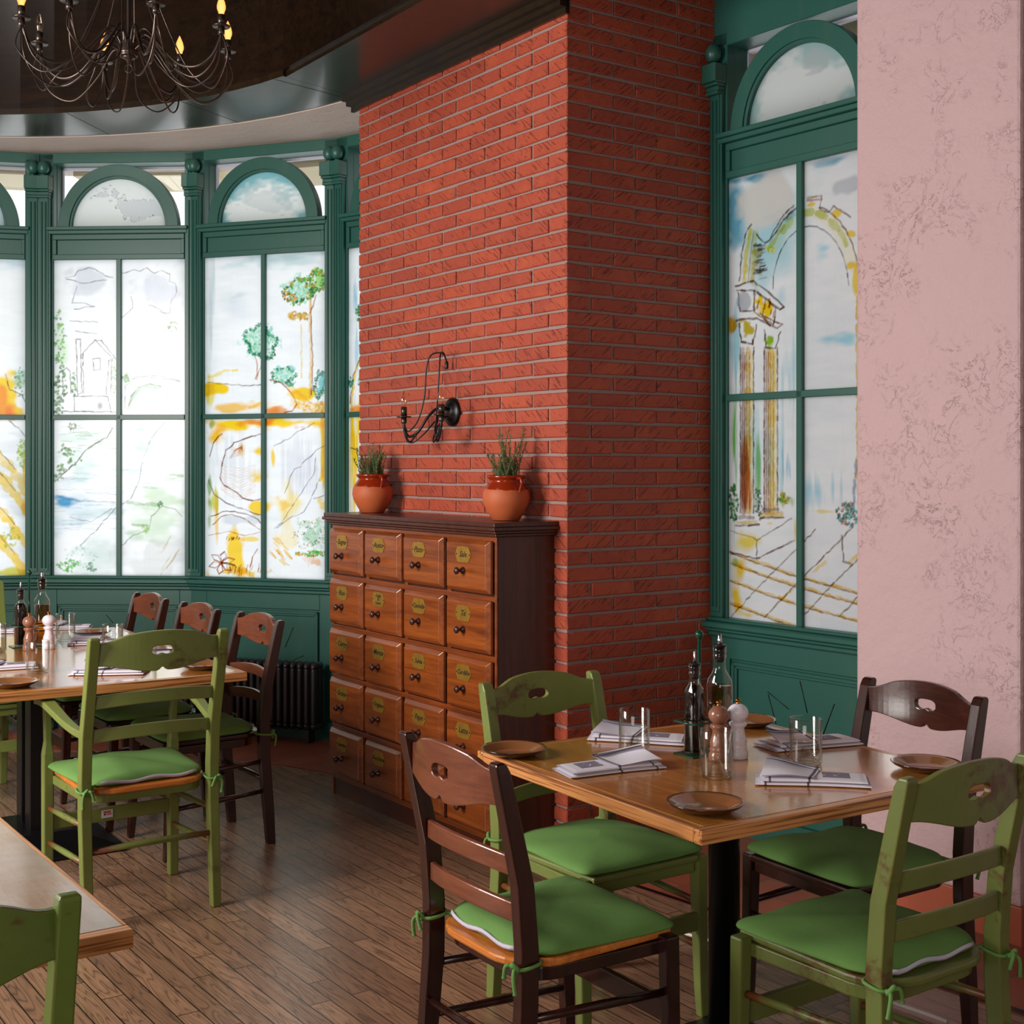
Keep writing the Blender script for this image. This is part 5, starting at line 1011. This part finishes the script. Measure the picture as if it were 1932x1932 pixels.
def napkin(label, p, rz, seed, flap=1):
    # three cloth layers and a corner folded back over them
    rs = random.Random(seed); L, Wd = .27, .115; NXn, NYn = 40, 16
    vs, fs, uv = [], [], []
    def sheet(fn, nx, ny, uvf):
        b = len(vs)
        for j in range(ny + 1):
            for i in range(nx + 1):
                a, c = i / nx, j / ny; vs.append(fn(a, c)); uv.append(uvf(a, c))
        for j in range(ny):
            for i in range(nx): k = b + j * (nx + 1) + i; fs.append((k, k + 1, k + nx + 2, k + nx + 1))
    ph = rs.uniform(0, 6)
    def loop(lo, hi, x0, x1, y0, y1, bulge):     # closed tube-like fold: goes along the top, round the edge and back beneath
        def fn(a, c):
            x = x0 + (x1 - x0) * a; ang = 2 * math.pi * c; n = 3.0
            cy = math.copysign(abs(math.cos(ang)) ** (2 / n), math.cos(ang)); cz = math.copysign(abs(math.sin(ang)) ** (2 / n), math.sin(ang))
            sk = .010 * math.sin(3 * a + ph); hh = (hi - lo) / 2 * (1 + bulge * math.sin(5 * a + ph) * .25)
            tz = 1.0 if 0.04 < a < 0.96 else 0.7
            return (x, (y0 + y1) / 2 + (y1 - y0) / 2 * cy + sk, max(.0004, (lo + hi) / 2 + hh * cz * tz))
        sheet(fn, NXn, 28, lambda a, c: (a, .5 + .5 * math.cos(2 * math.pi * c)))
    loop(.0, .008, -L / 2, L / 2, -Wd / 2, Wd / 2, .3)
    loop(.008, .017, -L / 2 + .012, L / 2 - .008, -Wd / 2 + .004, Wd / 2 - .008, .5)
    # flap: lifts from the left end and curls back
    def flap_fn(off):
        def fn(a, c):
            x = -L / 2 + .01 + .125 * a + .02 * c; y = -Wd / 2 + .012 + (Wd - .02) * c
            z = .0205 + .020 * (1 - a) ** 1.3 * (c ** 1.3) + .0035 * math.sin(4 * a + 2 * c + ph) + off
            y += .02 * math.sin(a * 3) * c
            return (x, y, z)
        return fn
    sheet(flap_fn(0), 24, 16, lambda a, c: (.12 + .36 * a, c * .97)); sheet(flap_fn(.0022), 24, 16, lambda a, c: (.12 + .36 * a, c * .97))
    def curl(a, c):
        ang = math.pi * c; x = -L / 2 + .012 + .125 * a + .02; y = Wd / 2 - .008 + .02 * math.sin(a * 3) + .009 * math.sin(ang); zb = .0205 + .020 * (1 - a) ** 1.3 + .0035 * math.sin(4 * a + 2 + ph)
        return (x, y - .03 * c * (1 - a * .6), zb + .005 * (1 - math.cos(ang)))
    sheet(curl, 24, 12, lambda a, c: (.12 + .36 * a, .97 - .1 * c))
    me = bpy.data.meshes.new('napkin'); me.from_pydata(vs, [], fs); ul = me.uv_layers.new(name='uv')
    ul.data.foreach_set('uv', [q for f in fs for i in f for q in uv[i]]); me.polygons.foreach_set('use_smooth', [True] * len(fs)); me.materials.append(M['napkin'])
    o = bpy.data.objects.new('folded_napkin', me); COL.objects.link(o)
    if flap < 0: o.scale = (1, -1, 1)
    return place(o, (p[0], p[1], ZT), rz, label=label, cat='napkin', group='folded striped napkins')
napkin('folded white napkin with raised corner at the left front of the right table', on_table(1150, 1452), R(22) + math.pi, 1, -1)
napkin('folded napkin with grey print at the right front of the right table, before two tumblers', on_table(1532, 1476), R(-10), 2)
napkin('folded napkin behind the left tumbler, close to the brick pier', on_table(1203, 1396), R(-12), 3)
napkin('folded napkin behind the right tumbler, close to the green wainscot', on_table(1525, 1406), R(25), 4)
napkin('folded napkin seen through the back of the olive armchair', on_table(207, 1270), R(2), 5)
napkin('folded napkin at the left edge of the long table, behind the near plate', on_table(0, 1262), R(20), 6)
napkin('folded napkin between the white mill and the hidden tumbler on the long table', on_table(190, 1214), R(20), 7)
napkin('folded napkin next to the tumbler under the armchair rail on the long table', on_table(322, 1243), R(28), 8)
napkin('folded napkin at the far end of the long table behind the oil bottle', on_table(118, 1186), R(10), 9)
napkin('folded napkin at the far left end of the long table', on_table(-14, 1192), R(-6), 10)
# ---------------------------------------------------------------- cruets, caddy, mills
def sqring(h, z, n=4.5, k=32, rot=math.pi / 4):
    o = []
    for i in range(k):
        a = 2 * math.pi * i / k; c, s = math.cos(a), math.sin(a); r = h / (abs(c) ** n + abs(s) ** n) ** (1 / n); o.append((r * math.cos(a), r * math.sin(a), z))
    return o
def mixring(h, r, z, f, k=32):
    a = sqring(h, z, 4.5, k); return [(p[0] * (1 - f) + r * math.cos(2 * math.pi * i / k) * f, p[1] * (1 - f) + r * math.sin(2 * math.pi * i / k) * f, z) for i, p in enumerate(a)]
def bottle(name, label, cat, p, rz, h, H, liquid, fill, spout, grp):
    t = empty(name, (p[0], p[1], ZT + .005), rz, label=label, cat=cat, group=grp)
    zs, zn, zc, zt_, ztop, nr = H
    mb = MB().rings([mixring(h * .9, h, 0, 0), mixring(h, h, .005, 0), mixring(h, h, zs * .97, 0), mixring(h * .97, h * .9, zs + (zn - zs) * .35, .35), mixring(h * .8, h * .68, zs + (zn - zs) * .7, .8), mixring(nr, nr * 1.05, zn, 1), mixring(nr, nr, zc, 1), mixring(nr, nr * 1.15, zc + .003, 1), mixring(nr, nr * 1.15, zc + .009, 1), mixring(nr, nr, zc + .012, 1), mixring(nr, nr * 1.15, zc + .016, 1), mixring(nr, nr * 1.15, zt_, 1)])
    mb.build('glass_body', M['bottleglass'], t)
    hl = h * .93; rg = [mixring(hl, hl, .005, 0), mixring(hl, hl, min(zs * .97, fill), 0)]
    if fill > zs: rg += [mixring(hl * .95, hl * .86, zs + (zn - zs) * .35, .35), mixring(hl * .78, hl * .64, zs + (zn - zs) * .7, .8)]
    MB().rings(rg).build('liquid', liquid, t)
    MB().lathe([(nr * .75, zc - .01), (nr * .85, zc), (nr * .95, zt_), (nr * 1.25, zt_ + .001), (nr * 1.2, zt_ + .004), (.004, zt_ + .005)], 20).build('stopper', M['rubber'], t)
    w_ = spout; MB().tube([(0, 0, zt_ + .003), (0, 0, zt_ + (ztop - zt_) * .5), (.001, 0, ztop - .004), (.002, 0, ztop)], [w_, w_ * .8, w_ * .62, w_ * .4], 14).build('pouring_spout', M['chrome'], t)
    return t
def cruets(vc, rz, where, orient):
    u = Vector((math.cos(rz), math.sin(rz), 0)); v = Vector((-u.y, u.x, 0)); oc = vc + u * .088; rg = 'cruet caddy sets'
    bottle('vinegar_bottle', 'small dark vinegar bottle with steel spout on the %s table' % where, 'bottle', vc, rz + orient, .0225, (.160, .189, .205, .233, .27, .0135), M['vinegar'], .18, .0045, 'vinegar bottles')
    bottle('olive_oil_bottle', 'tall square bottle of golden olive oil on the %s table' % where, 'bottle', oc, rz + orient, .0295, (.175, .215, .243, .275, .308, .0155), M['oil'], .17, .008, 'olive oil bottles')
    t = empty('cruet_caddy', (vc.x, vc.y, ZT), rz, label='dark green metal cruet caddy with ball-topped pole on the %s table' % where, cat='caddy', group=rg)
    MB().box(-.04, .04, -.04, .04, 0, .004).box(.046, .13, -.042, .042, 0, .004).box(.038, .048, -.01, .03, 0, .004).build('base_plate', M['rackgreen'], t, bevel=.0015)
    for x, h in ((0, .038), (.088, .042)): MB().tube([(x - h, -h, .088), (x + h, -h, .088), (x + h, h, .088), (x - h, h, .088)], .0028, 8, closed=True).build('bottle_ring', M['rackgreen'], t)
    MB().tube([(.043, .03, .003), (.043, .03, .30)], .0048, 12).lathe([(.001, .297), (.008, .301), (.0115, .309), (.0105, .317), (.005, .322), (.001, .323)], 18, (.043, .03, 0)).build('carrying_pole', M['rackgreen'], t)
cruets(Vector((.482, 3.50, ZT)), R(33), 'right', R(10))
cruets(Vector((-2.077, 5.60, ZT)), R(34), 'long left', R(10))
def mill(label, p, mat, grp):
    t = empty('pepper_mill' if mat == 'millbrown' else 'salt_mill', (p[0], p[1], ZT), 0, label=label, cat='mill', group=grp)
    MB().lathe([(.0245, 0), (.0262, .002), (.0262, .018), (.0225, .022), (.0235, .026), (.0235, .032), (.0215, .036), (.0235, .042), (.0225, .052), (.018, .064), (.0165, .074), (.0165, .080), (.0225, .086), (.0235, .090), (.021, .094), (.010, .096)], 32).build('mill_body', M[mat], t)
    MB().lathe([(.010, .095)] + [(.0272 * math.sin(R(a)), .118 - .0245 * math.cos(R(a))) for a in range(25, 170, 12)] + [(.005, .142), (.004, .143)], 32).build('mill_head', M[mat], t)
    MB().lathe([(.006, .141), (.006, .144), (.004, .146), (.0075, .150), (.0075, .153), (.003, .156), (.0005, .157)], 16).build('top_nut', M['gold'], t)
mill('brown lacquered pepper mill behind the front tumbler on the right table', (.535, 3.43), 'millbrown', 'brown pepper mills')
mill('worn white salt mill beside the brown mill on the right table', (.590, 3.46), 'millwhite', 'white salt mills')
mill('brown lacquered pepper mill on the long left table, before the vinegar bottle', (-2.00, 5.49), 'millbrown', 'brown pepper mills')
mill('white salt mill on the long left table, before the oil bottle', (-1.935, 5.535), 'millwhite', 'white salt mills')
# ---------------------------------------------------------------- cable on the floor
pts = [on_table(u, v, 0.012) for u, v in ((1240, 1752), (1274, 1757), (1330, 1772), (1413, 1797), (1560, 1850), (1732, 1908), (1787, 1928))]
MB().tube(smooth(pts), .0055, 8).build('power_cable', M['white'], None, label='white power cable lying on the floor under the right table', cat='cable')
